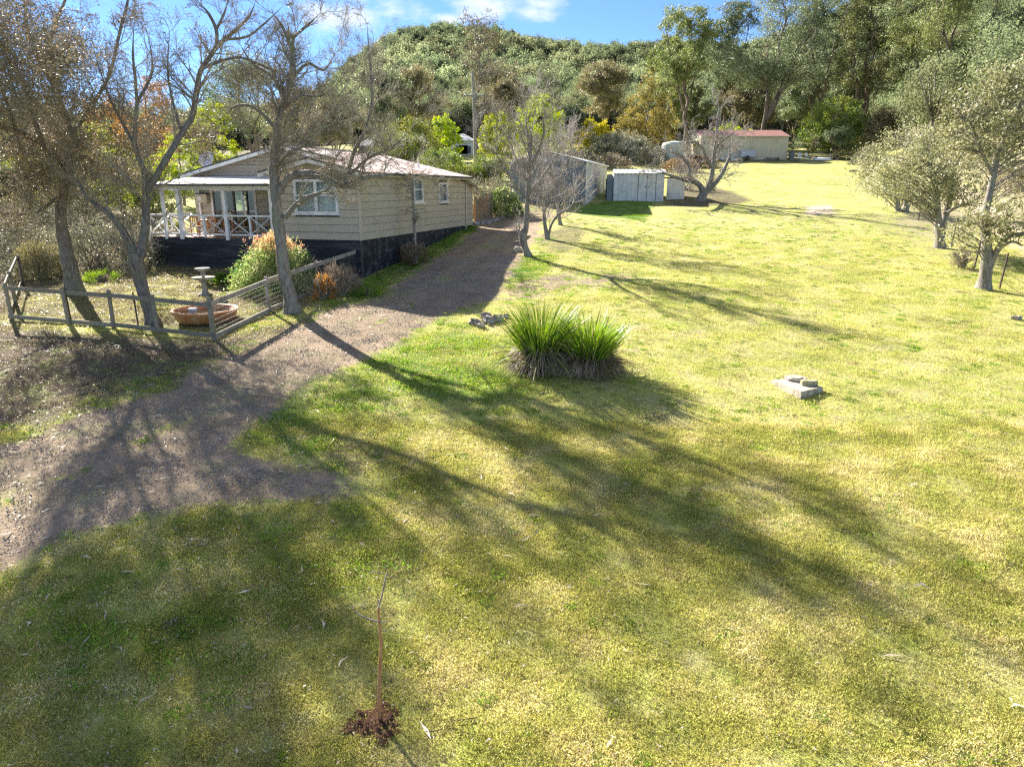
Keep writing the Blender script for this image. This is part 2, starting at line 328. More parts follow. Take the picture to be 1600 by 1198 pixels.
class MB:
    """collects boxes, bars and lathes into one mesh"""
    def __init__(s): s.v = []; s.f = []
    def quad(s, a, b, c, d):
        n = len(s.v); s.v += [tuple(a), tuple(b), tuple(c), tuple(d)]; s.f.append((n, n+1, n+2, n+3)); return s
    def poly(s, pts):
        n = len(s.v); s.v += [tuple(p) for p in pts]; s.f.append(tuple(range(n, n+len(pts)))); return s
    def hexa(s, P):
        n = len(s.v); s.v += [tuple(p) for p in P]
        for q in ((0, 3, 2, 1), (4, 5, 6, 7), (0, 1, 5, 4), (1, 2, 6, 5), (2, 3, 7, 6), (3, 0, 4, 7)): s.f.append(tuple(n+i for i in q))
        return s
    def box(s, x0, x1, y0, y1, z0, z1):
        return s.hexa([(x0, y0, z0), (x1, y0, z0), (x1, y1, z0), (x0, y1, z0), (x0, y0, z1), (x1, y0, z1), (x1, y1, z1), (x0, y1, z1)])
    def bar(s, a, b, w, h, up=(0, 0, 1)):
        a = Vector(a); b = Vector(b); d = (b-a).normalized(); upv = Vector(up)
        if abs(d.dot(upv)) > .95: upv = Vector((1, 0, 0))
        u = d.cross(upv).normalized()*w/2; v = u.cross(d).normalized()*h/2
        return s.hexa([a-u-v, a+u-v, b+u-v, b-u-v, a-u+v, a+u+v, b+u+v, b-u+v])
    def tube(s, pts, rad, sides=8, cap=True):
        pts = [Vector(p) for p in pts]; n0 = len(s.v)
        for i, p in enumerate(pts):
            t = (pts[min(i+1, len(pts)-1)]-pts[max(i-1, 0)]).normalized(); ref = Vector((0, 1, 0)) if abs(t.y) < .9 else Vector((1, 0, 0))
            u = t.cross(ref).normalized(); w = t.cross(u); r = rad[i] if hasattr(rad, '__len__') else rad
            for k in range(sides):
                a = 2*pi*k/sides; s.v.append(tuple(p+u*cos(a)*r+w*sin(a)*r))
        for i in range(len(pts)-1):
            for k in range(sides):
                a = n0+i*sides+k; b = n0+i*sides+(k+1) % sides; s.f.append((a, b, b+sides, a+sides))
        if cap:
            s.f.append(tuple(n0+k for k in range(sides))[::-1]); e = n0+(len(pts)-1)*sides; s.f.append(tuple(e+k for k in range(sides)))
        return s
    def lathe(s, prof, sides=24, c=(0, 0, 0)):
        n0 = len(s.v)
        for r, z in prof:
            for k in range(sides): a = 2*pi*k/sides; s.v.append((c[0]+r*cos(a), c[1]+r*sin(a), c[2]+z))
        for i in range(len(prof)-1):
            for k in range(sides): a = n0+i*sides+k; b = n0+i*sides+(k+1) % sides; s.f.append((a, b, b+sides, a+sides))
        return s
    def mesh(s, name, smooth=False):
        me = bpy.data.meshes.new(name); me.from_pydata(s.v, [], s.f); me.update()
        if smooth: me.polygons.foreach_set("use_smooth", np.ones(len(me.polygons), bool))
        return me
    def build(s, name, m, parent=None, loc=None, smooth=False, bevel=0):
        o = mobj(name, s.mesh(name, smooth), m, parent, loc)
        if bevel:
            b = o.modifiers.new("b", 'BEVEL'); b.width = bevel; b.segments = 1; b.limit_method = 'ANGLE'
        return o

# ---------------------------------------------------------------- ground
def axis(segs):
    out = []
    for a, b, st in segs: out += list(np.arange(a, b, st))
    return np.array(out+[segs[-1][1]])
gx = axis([(-700, -300, 40), (-300, -120, 12), (-120, -50, 4), (-50, -28, 1), (-28, 30, .28), (30, 60, .8), (60, 150, 4), (150, 320, 12), (320, 760, 40)])
gy = axis([(-30, 2, 2), (2, 56, .28), (56, 110, .8), (110, 170, 4), (170, 450, 10), (450, 900, 50)])
GX, GY = np.meshgrid(gx, gy); GZ = T(GX, GY)
def pxpoly(pts): return np.array([G(*p)[:2] for p in pts])
def polymask(poly, X, Y, soft):
    """1 inside, 0 outside, soft edge"""
    inside = np.zeros(X.shape, bool); dist = np.full(X.shape, 1e9); n = len(poly)
    for i in range(n):
        (x1, y1), (x2, y2) = poly[i], poly[(i+1) % n]
        with np.errstate(divide='ignore', invalid='ignore'):
            c = ((y1 > Y) != (y2 > Y)) & (X < (x2-x1)*(Y-y1)/((y2-y1) if y2 != y1 else 1e-9)+x1)
        inside ^= c
        ex, ey = x2-x1, y2-y1; t = np.clip(((X-x1)*ex+(Y-y1)*ey)/(ex*ex+ey*ey+1e-9), 0, 1)
        dist = np.minimum(dist, np.hypot(X-x1-t*ex, Y-y1-t*ey))
    sd = np.where(inside, dist, -dist); return sstep(-soft, soft, sd)
POLY = dict(
    drive=pxpoly([(-320, 800), (-60, 712), (0, 692), (120, 650), (250, 606), (350, 560), (420, 522), (500, 488), (575, 470), (650, 425), (705, 388), (752, 352), (768, 336), (800, 330), (850, 333), (846, 362), (822, 395), (798, 430), (770, 470), (700, 492), (630, 530), (570, 560), (500, 590), (440, 632), (390, 668), (350, 700), (430, 722), (500, 742), (575, 770), (500, 785), (420, 782), (280, 797), (130, 830), (0, 885), (-320, 1010)]),
    spur=pxpoly([(795, 440), (850, 428), (930, 425), (1010, 432), (960, 448), (880, 456), (820, 470), (780, 470)]),
    litterA=pxpoly([(-400, 560), (0, 500), (150, 522), (330, 530), (470, 500), (520, 480), (470, 500), (380, 545), (250, 600), (100, 655), (-400, 770)]),
    garden=pxpoly([(-200, 470), (0, 420), (60, 370), (240, 400), (400, 420), (560, 425), (570, 445), (480, 480), (330, 520), (10, 500)]),
    leftbg=pxpoly([(-700, 480), (-100, 300), (240, 330), (240, 400), (20, 500), (-300, 560)]),
    wash=pxpoly([(700, 330), (770, 318), (900, 322), (880, 345), (800, 340), (740, 355)]),
    tree_a=pxpoly([(825, 370), (900, 345), (930, 365), (900, 395), (850, 400)]),
    tree_b=pxpoly([(1040, 305), (1090, 285), (1150, 300), (1180, 315), (1100, 325), (1030, 322)]),
    far_junk=pxpoly([(1040, 262), (1060, 246), (1240, 236), (1370, 234), (1380, 248), (1230, 255), (1100, 258)]),
    back_scrub=pxpoly([(900, 250), (960, 232), (1060, 232), (1060, 262), (1000, 262), (930, 262)]),
    bare1=pxpoly([(1255, 322), (1300, 320), (1305, 333), (1262, 336)]),
    bare2=pxpoly([(1000, 640), (1060, 645), (1040, 665), (985, 665)]),
    bare3=pxpoly([(1340, 345), (1430, 338), (1470, 380), (1560, 448), (1520, 450), (1440, 395)]),
    bare4=pxpoly([(490, 690), (560, 690), (600, 740), (560, 770), (500, 740)]),
    lush1=pxpoly([(590, 540), (660, 515), (740, 500), (810, 545), (860, 600), (800, 640), (640, 640), (500, 660), (470, 620), (520, 580)]),
    lush2=pxpoly([(500, 520), (565, 470), (640, 425), (745, 358), (730, 345), (640, 395), (570, 435), (500, 490)]),
    lush3=pxpoly([(380, 630), (480, 600), (500, 680), (560, 740), (430, 700), (360, 690)]),
    lush4=pxpoly([(890, 320), (960, 312), (1030, 312), (1010, 345), (900, 335)]),
    lush5=pxpoly([(780, 455), (800, 400), (825, 400), (870, 395), (850, 430)]),
    lush6=pxpoly([(0, 700), (0, 672), (150, 618), (290, 568), (280, 600), (120, 655)]),
    lush7=pxpoly([(200, 830), (420, 790), (620, 790), (640, 880), (560, 1000), (300, 1100), (0, 1150), (-200, 1050), (0, 900)]),
    track=pxpoly([(1750, 520), (1640, 440), (1575, 385), (1530, 345), (1490, 312), (1455, 288), (1420, 268), (1440, 262), (1480, 275), (1530, 300), (1590, 345), (1760, 420)]),
)
cov = np.zeros(GX.shape+(3,)); cov2 = np.zeros(GX.shape+(3,))
pm = lambda k, s: polymask(POLY[k], GX, GY, s)
cov[..., 0] = np.maximum.reduce([pm('drive', .7), .62*pm('spur', .8), .55*pm('wash', .6)])
cov[..., 1] = np.maximum.reduce([.9*pm('litterA', .9), .62*pm('garden', .6), .85*pm('leftbg', 2), .62*pm('tree_a', .8), .75*pm('tree_b', 1), .55*pm('far_junk', 1.5), .5*pm('back_scrub', 3), .7*pm('bare2', .25), .42*pm('bare3', .6), .62*pm('bare4', .4)])
cov[..., 2] = np.maximum.reduce([.75*pm('lush1', 1.2), .95*pm('lush2', .35), .8*pm('lush3', .5), .85*pm('lush4', .6), .8*pm('lush5', .5), .6*pm('lush6', .3), .6*pm('lush7', 1.5), .22*np.exp(-((GX-6)**2)/60)*sstep(60, 25, GY)])
cov2[..., 0] = np.maximum(pm('track', .8), .8*pm('bare1', .5))
cov2[..., 1] = np.maximum(sstep(120, 170, np.hypot(GX, GY)), sstep(-26, -40, GX))
cov2[..., 2] = np.clip(sstep(.50, .58, GX/np.maximum(GY, 1))*sstep(30, 45, GY)-cov2[..., 0], 0, 1)
def linedist(pts):
    d = np.full(GX.shape, 1e9)
    for (x1, y1), (x2, y2) in zip(pts[:-1], pts[1:]):
        ex, ey = x2-x1, y2-y1; q = np.clip(((GX-x1)*ex+(GY-y1)*ey)/(ex*ex+ey*ey), 0, 1); d = np.minimum(d, np.hypot(GX-x1-q*ex, GY-y1-q*ey))
    return d
ld = linedist(pxpoly([(-200, 868), (0, 782), (150, 725), (300, 655), (400, 598), (500, 545), (610, 495), (705, 428), (768, 378), (806, 345)]))
strip = np.exp(-(ld/.32)**2); mott = .5+.5*np.sin(GX*2.3+np.sin(GY*1.9)*2)*np.sin(GY*1.1+GX)
cov[..., 0] -= .42*strip*mott*(cov[..., 0] > .3)
ruts = np.exp(-((ld-.78)/.3)**2)*(cov[..., 0] > .3); cov2[..., 1] = np.maximum(cov2[..., 1], .38*ruts*(.6+.4*mott))
rows, cols = GX.shape
idx = np.arange(rows*cols).reshape(rows, cols)
F = np.stack([idx[:-1, :-1], idx[:-1, 1:], idx[1:, 1:], idx[1:, :-1]], -1).reshape(-1, 4)
VG = np.stack([GX, GY, GZ], -1).reshape(-1, 3)
fc = VG[F].mean(1); fcov = cov.reshape(-1, 3)[F].mean(1); fcov2 = cov2.reshape(-1, 3)[F].mean(1)
cls = np.zeros(len(F), int)
cls[(np.hypot(fc[:, 0], fc[:, 1]) > 150)] = 3
cls[fcov2[:, 0] > .5] = 2; cls[(fcov2[:, 0] > .5) & (fc[:, 0] < 15)] = 0
cls[(fcov[:, 0] > .5) | ((polymask(POLY["drive"], fc[:, 0], fc[:, 1], .7) > .5))] = 1
bare1c = POLY['bare1'].mean(0); cls[(cls == 2) & (np.hypot(fc[:, 0]-bare1c[0], fc[:, 1]-bare1c[1]) < 6)] = 0
for k, nm in ((0, "ground"), (1, "driveway"), (2, "dirt_track"), (3, "hillside")):
    f = F[cls == k]; used, inv = np.unique(f, return_inverse=True)
    me = quadmesh(nm, VG[used], inv.reshape(-1, 4), True)
    for an, arr in (("cover", cov), ("cover2", cov2)):
        at = me.color_attributes.new(an, 'FLOAT_COLOR', 'POINT'); a4 = np.ones((len(used), 4), np.float32); a4[:, :3] = arr.reshape(-1, 3)[used]; at.data.foreach_set("color", a4.ravel())
    o = mobj(nm, me, M['ground'])
    tag(o, {0: "sunlit sloping lawn with dry and green patches", 1: "brown gravel driveway running past the house", 2: "sandy dirt track beyond the wire fence", 3: "rising wooded hillside behind the property"}[k], nm.replace("_", " "), kind='structure')
def interp_cov(ch, x, y, arr=cov):
    i = np.clip(np.searchsorted(gx, x)-1, 0, len(gx)-2); j = np.clip(np.searchsorted(gy, y)-1, 0, len(gy)-2)
    return arr[j, i, ch]

# geometry-nodes scatter used for countless things only
def scatter(name, pts, mats_src, scale_lo, scale_hi, label, cat, seed=1, rotz=True):
    """points -> instances of the given source meshes"""
    obs = []
    groups = np.array_split(np.arange(len(pts)), 1)
    me = bpy.data.meshes.new(name); me.vertices.add(len(pts)); me.vertices.foreach_set("co", np.asarray(pts, np.float32).ravel())
    o = mobj(name, me, None); tag(o, label, cat, kind='stuff')
    t = bpy.data.node_groups.new(name+"_nodes", 'GeometryNodeTree')
    t.interface.new_socket('Geometry', in_out='INPUT', socket_type='NodeSocketGeometry'); t.interface.new_socket('Geometry', in_out='OUTPUT', socket_type='NodeSocketGeometry')
    N = t.nodes; L = t.links; gi = N.new('NodeGroupInput'); go = N.new('NodeGroupOutput'); jn = N.new('GeometryNodeJoinGeometry')
    k = len(mats_src)
    rnd = N.new('FunctionNodeRandomValue'); rnd.data_type = 'INT'; rnd.inputs[4].default_value = 0; rnd.inputs[5].default_value = k-1; rnd.inputs['Seed'].default_value = seed
    for i, src in enumerate(mats_src):
        so_ = bpy.data.objects.new(name+"_piece", src)
        oi = N.new('GeometryNodeObjectInfo'); oi.inputs['Object'].default_value = so_; oi.inputs['As Instance'].default_value = True
        ip = N.new('GeometryNodeInstanceOnPoints'); cmpn = N.new('FunctionNodeCompare'); cmpn.data_type = 'INT'; cmpn.operation = 'EQUAL'
        L.new(rnd.outputs[2], cmpn.inputs[2]); cmpn.inputs[3].default_value = i
        L.new(gi.outputs[0], ip.inputs['Points']); L.new(oi.outputs['Geometry'], ip.inputs['Instance']); L.new(cmpn.outputs[0], ip.inputs['Selection'])
        rr = N.new('FunctionNodeRandomValue'); rr.data_type = 'FLOAT_VECTOR'; rr.inputs[0].default_value = (-.08, -.08, 0); rr.inputs[1].default_value = (.08, .08, 6.283); rr.inputs['Seed'].default_value = seed+3+i
        rsn = N.new('FunctionNodeRandomValue'); rsn.data_type = 'FLOAT'; rsn.inputs[2].default_value = scale_lo; rsn.inputs[3].default_value = scale_hi; rsn.inputs['Seed'].default_value = seed+30+i
        L.new(rr.outputs[0], ip.inputs['Rotation']); L.new(rsn.outputs[1], ip.inputs['Scale']); L.new(ip.outputs[0], jn.inputs[0])
    L.new(jn.outputs[0], go.inputs[0]); o.modifiers.new("scatter", 'NODES').node_group = t
    return o

# ---------------------------------------------------------------- vegetation toolkit (vectorised)
def norm(v): return v/np.maximum(np.linalg.norm(v, axis=-1, keepdims=True), 1e-9)
def grow(r, S, D, L, nseg, wander, up):
    pts = [S]; d = norm(D); upv = np.array((0, 0, 1.))*up
    for i in range(nseg):
        d = norm(d+r.normal(0, wander, d.shape)+upv); pts.append(pts[-1]+d*(L/nseg)[:, None])
    return np.stack(pts, 1)
def spawn(r, pts, rad, Lp, k, t0=.2, ang=(.5, 1.1), lf=(.35, .6), rf=.6):
    N, n1, _ = pts.shape; t = r.uniform(t0, 1, (N, k))*(n1-1); i = np.minimum(t.astype(int), n1-2); f = t-i
    ar = np.arange(N)[:, None]; p0 = pts[ar, i]; p1 = pts[ar, i+1]; S = p0+(p1-p0)*f[..., None]; tg = norm(p1-p0)
    pr = r.normal(0, 1, tg.shape); pr = norm(pr-(pr*tg).sum(-1, keepdims=True)*tg); a = r.uniform(ang[0], ang[1], (N, k, 1))
    D = np.cos(a)*tg+np.sin(a)*pr; L = Lp[:, None]*r.uniform(lf[0], lf[1], (N, k))*(1.15-.5*t/(n1-1)); rr = (rad[ar, i])*rf
    return S.reshape(-1, 3), D.reshape(-1, 3), L.ravel(), rr.ravel()
def taper(r0, n1, end=.35): return r0[:, None]*np.linspace(1, end, n1)[None]
def tubes(pts, rad, sides):
    N, n1, _ = pts.shape; tg = np.empty_like(pts); tg[:, 1:-1] = pts[:, 2:]-pts[:, :-2]; tg[:, 0] = pts[:, 1]-pts[:, 0]; tg[:, -1] = pts[:, -1]-pts[:, -2]; tg = norm(tg)
    ref = np.where(np.abs(tg.mean(1))[:, 1:2] < .8, np.array([[0, 1., 0]]), np.array([[1., 0, 0]]))[:, None, :]
    u = norm(np.cross(tg, ref)); w = np.cross(tg, u); a = np.arange(sides)*2*pi/sides
    V = pts[:, :, None]+rad[:, :, None, None]*(u[:, :, None]*np.cos(a)[:, None]+w[:, :, None]*np.sin(a)[:, None])
    base = (np.arange(N)*n1*sides)[:, None, None]; i = np.arange(n1-1)[None, :, None]*sides; k = np.arange(sides)[None, None]
    A = base+i+k; B = base+i+(k+1) % sides
    return V.reshape(-1, 3), np.stack([A, B, B+sides, A+sides], -1).reshape(-1, 4)
def leaves(r, C, D, L, W, twist=None):
    """rhombic leaves starting at C, pointing along D"""
    D = norm(D); n = r.normal(0, 1, D.shape); s = norm(np.cross(D, n)); L = np.broadcast_to(np.asarray(L), (len(C),))[:, None]; W = np.broadcast_to(np.asarray(W), (len(C),))[:, None]
    bend = norm(np.cross(s, D))*L*.12
    V = np.stack([C, C+D*L*.45+s*W/2+bend, C+D*L, C+D*L*.45-s*W/2+bend], 1).reshape(-1, 3)
    return V, np.arange(len(C)*4).reshape(-1, 4)
def merge(parts):
    V = []; F = []; o = 0
    for v, f in parts: V.append(v); F.append(f+o); o += len(v)
    return np.concatenate(V), np.concatenate(F)
def smooth_path(P, W, n=None):
    """densify a hand-laid path"""
    P = np.array(P, float); W = np.array(W, float); m = len(P); out = []; ow = []
    for i in range(m-1):
        p0 = P[max(i-1, 0)]; p1 = P[i]; p2 = P[i+1]; p3 = P[min(i+2, m-1)]
        for t in np.linspace(0, 1, 4, endpoint=False):
            out.append(.5*((2*p1)+(-p0+p2)*t+(2*p0-5*p1+4*p2-p3)*t*t+(-p0+3*p1-3*p2+p3)*t**3)); ow.append(W[i]+(W[i+1]-W[i])*t)
    out.append(P[-1]); ow.append(W[-1]); return np.array(out), np.array(ow)
def limb_mesh(P, Rr, r, sides=12, rough=.06):
    v, f = tubes(P[None], Rr[None], sides); c = np.repeat(P, sides, 0)
    n = r.normal(0, rough, (len(v), 1)); v = v+(v-c)*n; return v, f
def resample(P, Rr, n1):
    s = np.r_[0, np.cumsum(np.linalg.norm(np.diff(P, axis=0), axis=1))]; t = np.linspace(0, s[-1], n1)
    return np.stack([np.interp(t, s, P[:, k]) for k in range(3)], -1), np.interp(t, s, Rr), s[-1]

def bare_tree(name, label, base, limbs, seed, L1=2.2, k1=16, k2=7, k3=6, up=.06, barkm='bark', twigm='twig', pods=0, podm='brownleaf', podsize=.05, group=None, tr=.006, droop3=0, extra=None, k4=0, wander=.14, cat='tree', ztop=99, wsc=1.):
    """limbs: hand-laid polylines (first is the trunk); fine branches grow from them"""
    r = rs(seed); base = np.array(base, float); root = empty(name, base, label, cat, group); Ps = []; all_tw = []; pod_parts = []
    for j, (path, wid) in enumerate(limbs):
        P, Wd = smooth_path(path, wid); P = P-base; Wd = Wd*wsc
        if Wd[-1] < .06: Wd = Wd.copy(); Wd[-5:] *= np.linspace(1, .22, 5)
        if j == 0:
            Wd = Wd.copy(); Wd[:4] *= np.linspace(1.45, 1, 4); P[0, 2] -= .15
        v, f = limb_mesh(P, Wd, r, 12 if Wd[0] > .06 else 7)
        mobj("trunk" if j == 0 else "limb", quadmesh(name+"_limb", v, f, True), M[barkm], root)
        n1 = max(6, int(len(P)*.8)); Q, Rr, Ln = resample(P, Wd, n1); Ps.append((Q, Rr, Ln, j))
    S = []; D = []; L = []; RR = []
    for Q, Rr, Ln, j in Ps:
        k = max(2, int(k1*Ln/4)); s, d, l, q = spawn(r, Q[None], Rr[None], np.array([1.0]), k, .45 if j == 0 else .12, (.6, 1.3), (.6, 1.2))
        S.append(s); D.append(d+np.array((0, 0, .25))); L.append(l*L1); RR.append(np.minimum(q*.6, .032))
        # continuation at tip
        tdir = norm(Q[-1]-Q[-2]); kk = 3
        S.append(np.repeat(Q[-1][None], kk, 0)); D.append(tdir+r.normal(0, .35, (kk, 3))); L.append(np.full(kk, L1*1.0)); RR.append(np.full(kk, min(max(Rr[-1]*.8, .010), .022)))
    S = np.concatenate(S); D = np.concatenate(D); L = np.concatenate(L); RR = np.concatenate(RR)
    kp = (S[:, 2]+base[2] < ztop) | (r.uniform(0, 1, len(S)) < .5); S, D, L, RR = S[kp], D[kp], L[kp]*np.where(S[kp][:, 2]+base[2] > ztop, .6, 1), RR[kp]
    p1 = grow(r, S, D, L, 6, wander, up); r1 = taper(np.maximum(RR, tr*1.5), 7); tw = [tubes(p1, r1, 5)]
    s, d, l, q = spawn(r, p1, r1, L, k2, .15, (.4, 1.1), (.35, .65)); p2 = grow(r, s, d, l, 4, wander, up); r2 = taper(np.clip(q*.8, tr, .015), 5); tw.append(tubes(p2, r2, 4))
    s, d, l, q = spawn(r, p2, r2, l, k3, .1, (.4, 1.1), (.4, .75)); p3 = grow(r, s, d, l, 3, wander*1.1, up-droop3); r3 = taper(np.full(len(l), tr), 4, .6); tw.append(tubes(p3, r3, 3))
    tips = p3
    if k4:
        s, d, l, q = spawn(r, p3, r3, l, k4, .1, (.4, 1.2), (.45, .8)); p4 = grow(r, s, d, l, 2, wander, up-droop3); tw.append(tubes(p4, taper(np.full(len(l), tr*.8), 3, .6), 3)); tips = p4
    v, f = merge(tw); mobj("branches", quadmesh(name+"_branches", v, f), M[twigm], root)
    if extra:
        E_ = np.concatenate([np.array(c)-base+norm(r.normal(0, 1, (k, 3)))*rr_*r.uniform(.2, 1, (k, 1))**.5*np.array((1, 1, .6)) for c, rr_, k in extra]); d_ = r.normal(0, 1, (len(E_), 3)); tp = grow(r, E_, d_, r.uniform(.3, .7, len(E_)), 3, .2, .05)
        v, f = tubes(tp, taper(np.full(len(E_), .006), 4), 3); mobj("branches", quadmesh(name+"_fine", v, f), M[twigm], root)
        C = np.repeat(tp[:, 1:].reshape(-1, 3), 2, 0)+r.normal(0, .05, (len(E_)*6, 3)); v, f = leaves(r, C, r.normal(0, 1, C.shape), .085, .042); mobj("foliage", quadmesh(name+"_dense", v, f), M['greyleaf'], root)
    if pods:
        n = int(len(tips)*pods); sel = r.choice(len(tips), n, replace=n > len(tips)); seg = r.randint(1, tips.shape[1], n); C = tips[sel, seg]
        v, f = leaves(r, C, r.normal(0, 1, (n, 3))+np.array((0, 0, -.3)), r.uniform(.6, 1.3, n)*podsize, podsize*.55)
        mobj("foliage", quadmesh(name+"_foliage", v, f), M[podm], root)
    return root

def leaves3(r, C, D, L, W):
    D = norm(D); s = norm(np.cross(D, r.normal(0, 1, D.shape))); L = np.broadcast_to(np.asarray(L), (len(C),))[:, None]; s = s*W*.62
    return np.stack([C-s+D*L*.15, C+s+D*L*.3, C+D*L], 1).reshape(-1, 3), np.arange(len(C)*3).reshape(-1, 3)
def leafy_meshes(name, r, clusters, rc, nl, size, wid, droop, sub=3, limb_from=None, tr=.02, flat=.8, shell=.0):
    """foliage made of leaf tufts spread round each cluster centre"""
    C = np.asarray(clusters); n = len(C)
    subc = C[:, None]+r.normal(0, 1, (n, sub, 3))*rc*.55*np.array((1, 1, flat)); subc = subc.reshape(-1, 3)
    per = max(1, nl//sub); P = np.repeat(subc, per, 0)+r.normal(0, 1, (len(subc)*per, 3))*rc*.30*np.array((1, 1, flat))
    D = r.normal(0, 1, P.shape)+np.array((0, 0, -droop)); return leaves3(r, P, D, size*r.uniform(.6, 1.4, len(P)), wid)
def crown_clusters(r, blobs, n):
    vol = np.array([b[3]*b[4]*b[5] for b in blobs])**.7; cnt = np.maximum(1, (n*vol/vol.sum()).astype(int)); out = []
    for b, k in zip(blobs, cnt):
        d = norm(r.normal(0, 1, (k, 3))); rad = r.uniform(.35, 1, (k, 1))**.45; out.append(np.array(b[:3])+d*rad*np.array(b[3:6]))
    return np.concatenate(out)
def make_leafy(name, r, h, blobs, nclus, rc, nl, size, wid, droop, r0, barkm, leafm, stems=None, flat=.8, sub=3, crown='foliage', tr=.02):
    """returns [(part name, mesh, material)] in local coordinates"""
    stems = stems or [((0, 0, 0), (0, 0, h*.8), r0)]
    out = []; trunk = []; SP = []
    for a, b, q in stems:
        a = np.array(a, float); b = np.array(b, float); P = np.linspace(a, b, 9); P[1:-1] += r.normal(0, .018*np.linalg.norm(b-a), (7, 3))*np.array((1, 1, .3)); Wd = np.linspace(q, q*.25, 9); Wd[0] *= 1.4; P[0, 2] -= .2
        P2, W2 = smooth_path(P, Wd); trunk.append(limb_mesh(P2, W2, r, 9)); SP.append((P2, W2))
    C = crown_clusters(r, blobs, nclus)
    allP = np.concatenate([p for p, _ in SP]); allW = np.concatenate([w for _, w in SP])
    B = []; RB = []
    for c in C:
        d = np.linalg.norm(allP-c, axis=1)+1.2*np.maximum(allP[:, 2]-c[2]+.25*np.hypot(*(c[:2]-0*c[:2])), 0); i = d.argmin(); p = allP[i]
        mid1 = p+(c-p)*.4+np.array((0, 0, .12*np.linalg.norm(c-p)))+r.normal(0, .06*np.linalg.norm(c-p), 3)
        B.append([p, (p+mid1)/2+r.normal(0, .03*np.linalg.norm(c-p), 3), mid1, (mid1+c)/2+r.normal(0, .04*np.linalg.norm(c-p), 3), c]); RB.append(max(tr, min(allW[i]*.45, .05+.012*np.linalg.norm(c-p))))
    B = np.array(B); br = tubes(B, taper(np.array(RB), 5, .3), 4)
    s, d, l, q = spawn(r, B, taper(np.array(RB), 5, .3), np.full(len(B), rc*1.2), 3, .5, (.4, 1.), (.6, 1.1)); tw = grow(r, s, d, l, 3, .15, .05)
    twg = tubes(tw, taper(np.full(len(l), tr*.5), 4, .5), 3)
    v, f = merge(trunk); out.append(("trunk", quadmesh(name+"_trunk", v, f, True), M[barkm]))
    v, f = merge([br, twg]); out.append(("branches", quadmesh(name+"_branches", v, f), M[barkm]))
    v, f = leafy_meshes(name, r, C, rc, nl, size, wid, droop, sub, flat=flat); out.append((crown, quadmesh(name+"_foliage", v, f), M[leafm]))
    return out
def put_tree(name, label, base, parts, rz=0, sc_=1, cat='tree', group=None):
    root = empty(name, base, label, cat, group, rz); root.scale = (sc_, sc_, sc_) if not hasattr(sc_, '__len__') else sc_
    for n, me, m in parts: mobj(n, me, m, root)
    return root

# ---------------------------------------------------------------- house
FL = 1.62
house = empty("weatherboard_house", (HC[0], HC[1], 3.87-FL), "beige weatherboard house on black timber base with white verandah and faded red roof", "house", rz=-TH)
def rects_minus(u0, u1, w0, w1, ops):
    """wall rectangle minus openings -> list of rectangles"""
    out = []; us = sorted({u0, u1} | {min(max(v, u0), u1) for o in ops for v in o[:2]})
    for a, b in zip(us[:-1], us[1:]):
        if b-a < .01: continue
        m = (a+b)/2; cuts = sorted([(o[2], o[3]) for o in ops if o[0] < m < o[1]]); z = w0
        for c, d in cuts:
            if c > z+.01: out.append((a, b, z, min(c, w1)))
            z = max(z, d)
        if z < w1-.01: out.append((a, b, z, w1))
    return out
def f_front(y):                       # u = x, d = outwards (towards -y)
    return lambda u, w, d: (u, y-d, FL+w)
def f_east(x):                        # u = y, d outwards (+x)
    return lambda u, w, d: (x+d, u, FL+w)
def f_west(x): return lambda u, w, d: (x-d, u, FL+w)
def wall(name, f, u0, u1, w0, w1, ops, mt, inner='inside', top=None):
    b = MB()
    for a, c, z0, z1 in rects_minus(u0, u1, w0, w1, ops):
        b.hexa([f(a, z0, -.10), f(c, z0, -.10), f(c, z0, 0), f(a, z0, 0), f(a, z1, -.10), f(c, z1, -.10), f(c, z1, 0), f(a, z1, 0)])
    return b.build(name, M[mt], house)
def cladding(par, f, u0, u1, w0, w1, pitch, ops, mt, top=None, gap=0., name='board', thick=.04):
    """overlapping boards, each its own object; top(w) limits the width under a gable"""
    n = int(math.ceil((w1-w0)/pitch-1e-6)); outs = []
    for i in range(n):
        a = w0+i*pitch; c = min(a+pitch, w1); lo, hi = (u0, u1) if top is None else top((a+c)/2)
        if hi-lo < .1: continue
        cuts = sorted([(o[0], o[1]) for o in ops if o[2] < (a+c)/2 < o[3]]); u = lo; spans = []
        for p, q in cuts:
            if p > u: spans.append((u, min(p, hi)))
            u = max(u, q)
        if u < hi: spans.append((u, hi))
        for p, q in spans:
            if q-p < .03: continue
            b = MB(); t0 = thick; t1 = .006 if gap == 0 else thick
            c2 = c-(gap if gap else .0)
            a2 = a+(.014 if gap == 0 else 0); b.hexa([f(p, a2, .002), f(q, a2, .002), f(q, a2, t0), f(p, a2, t0), f(p, c2, .002), f(q, c2, .002), f(q, c2, t1), f(p, c2, t1)])
            outs.append(b.build(name, M[mt], par))
    return outs
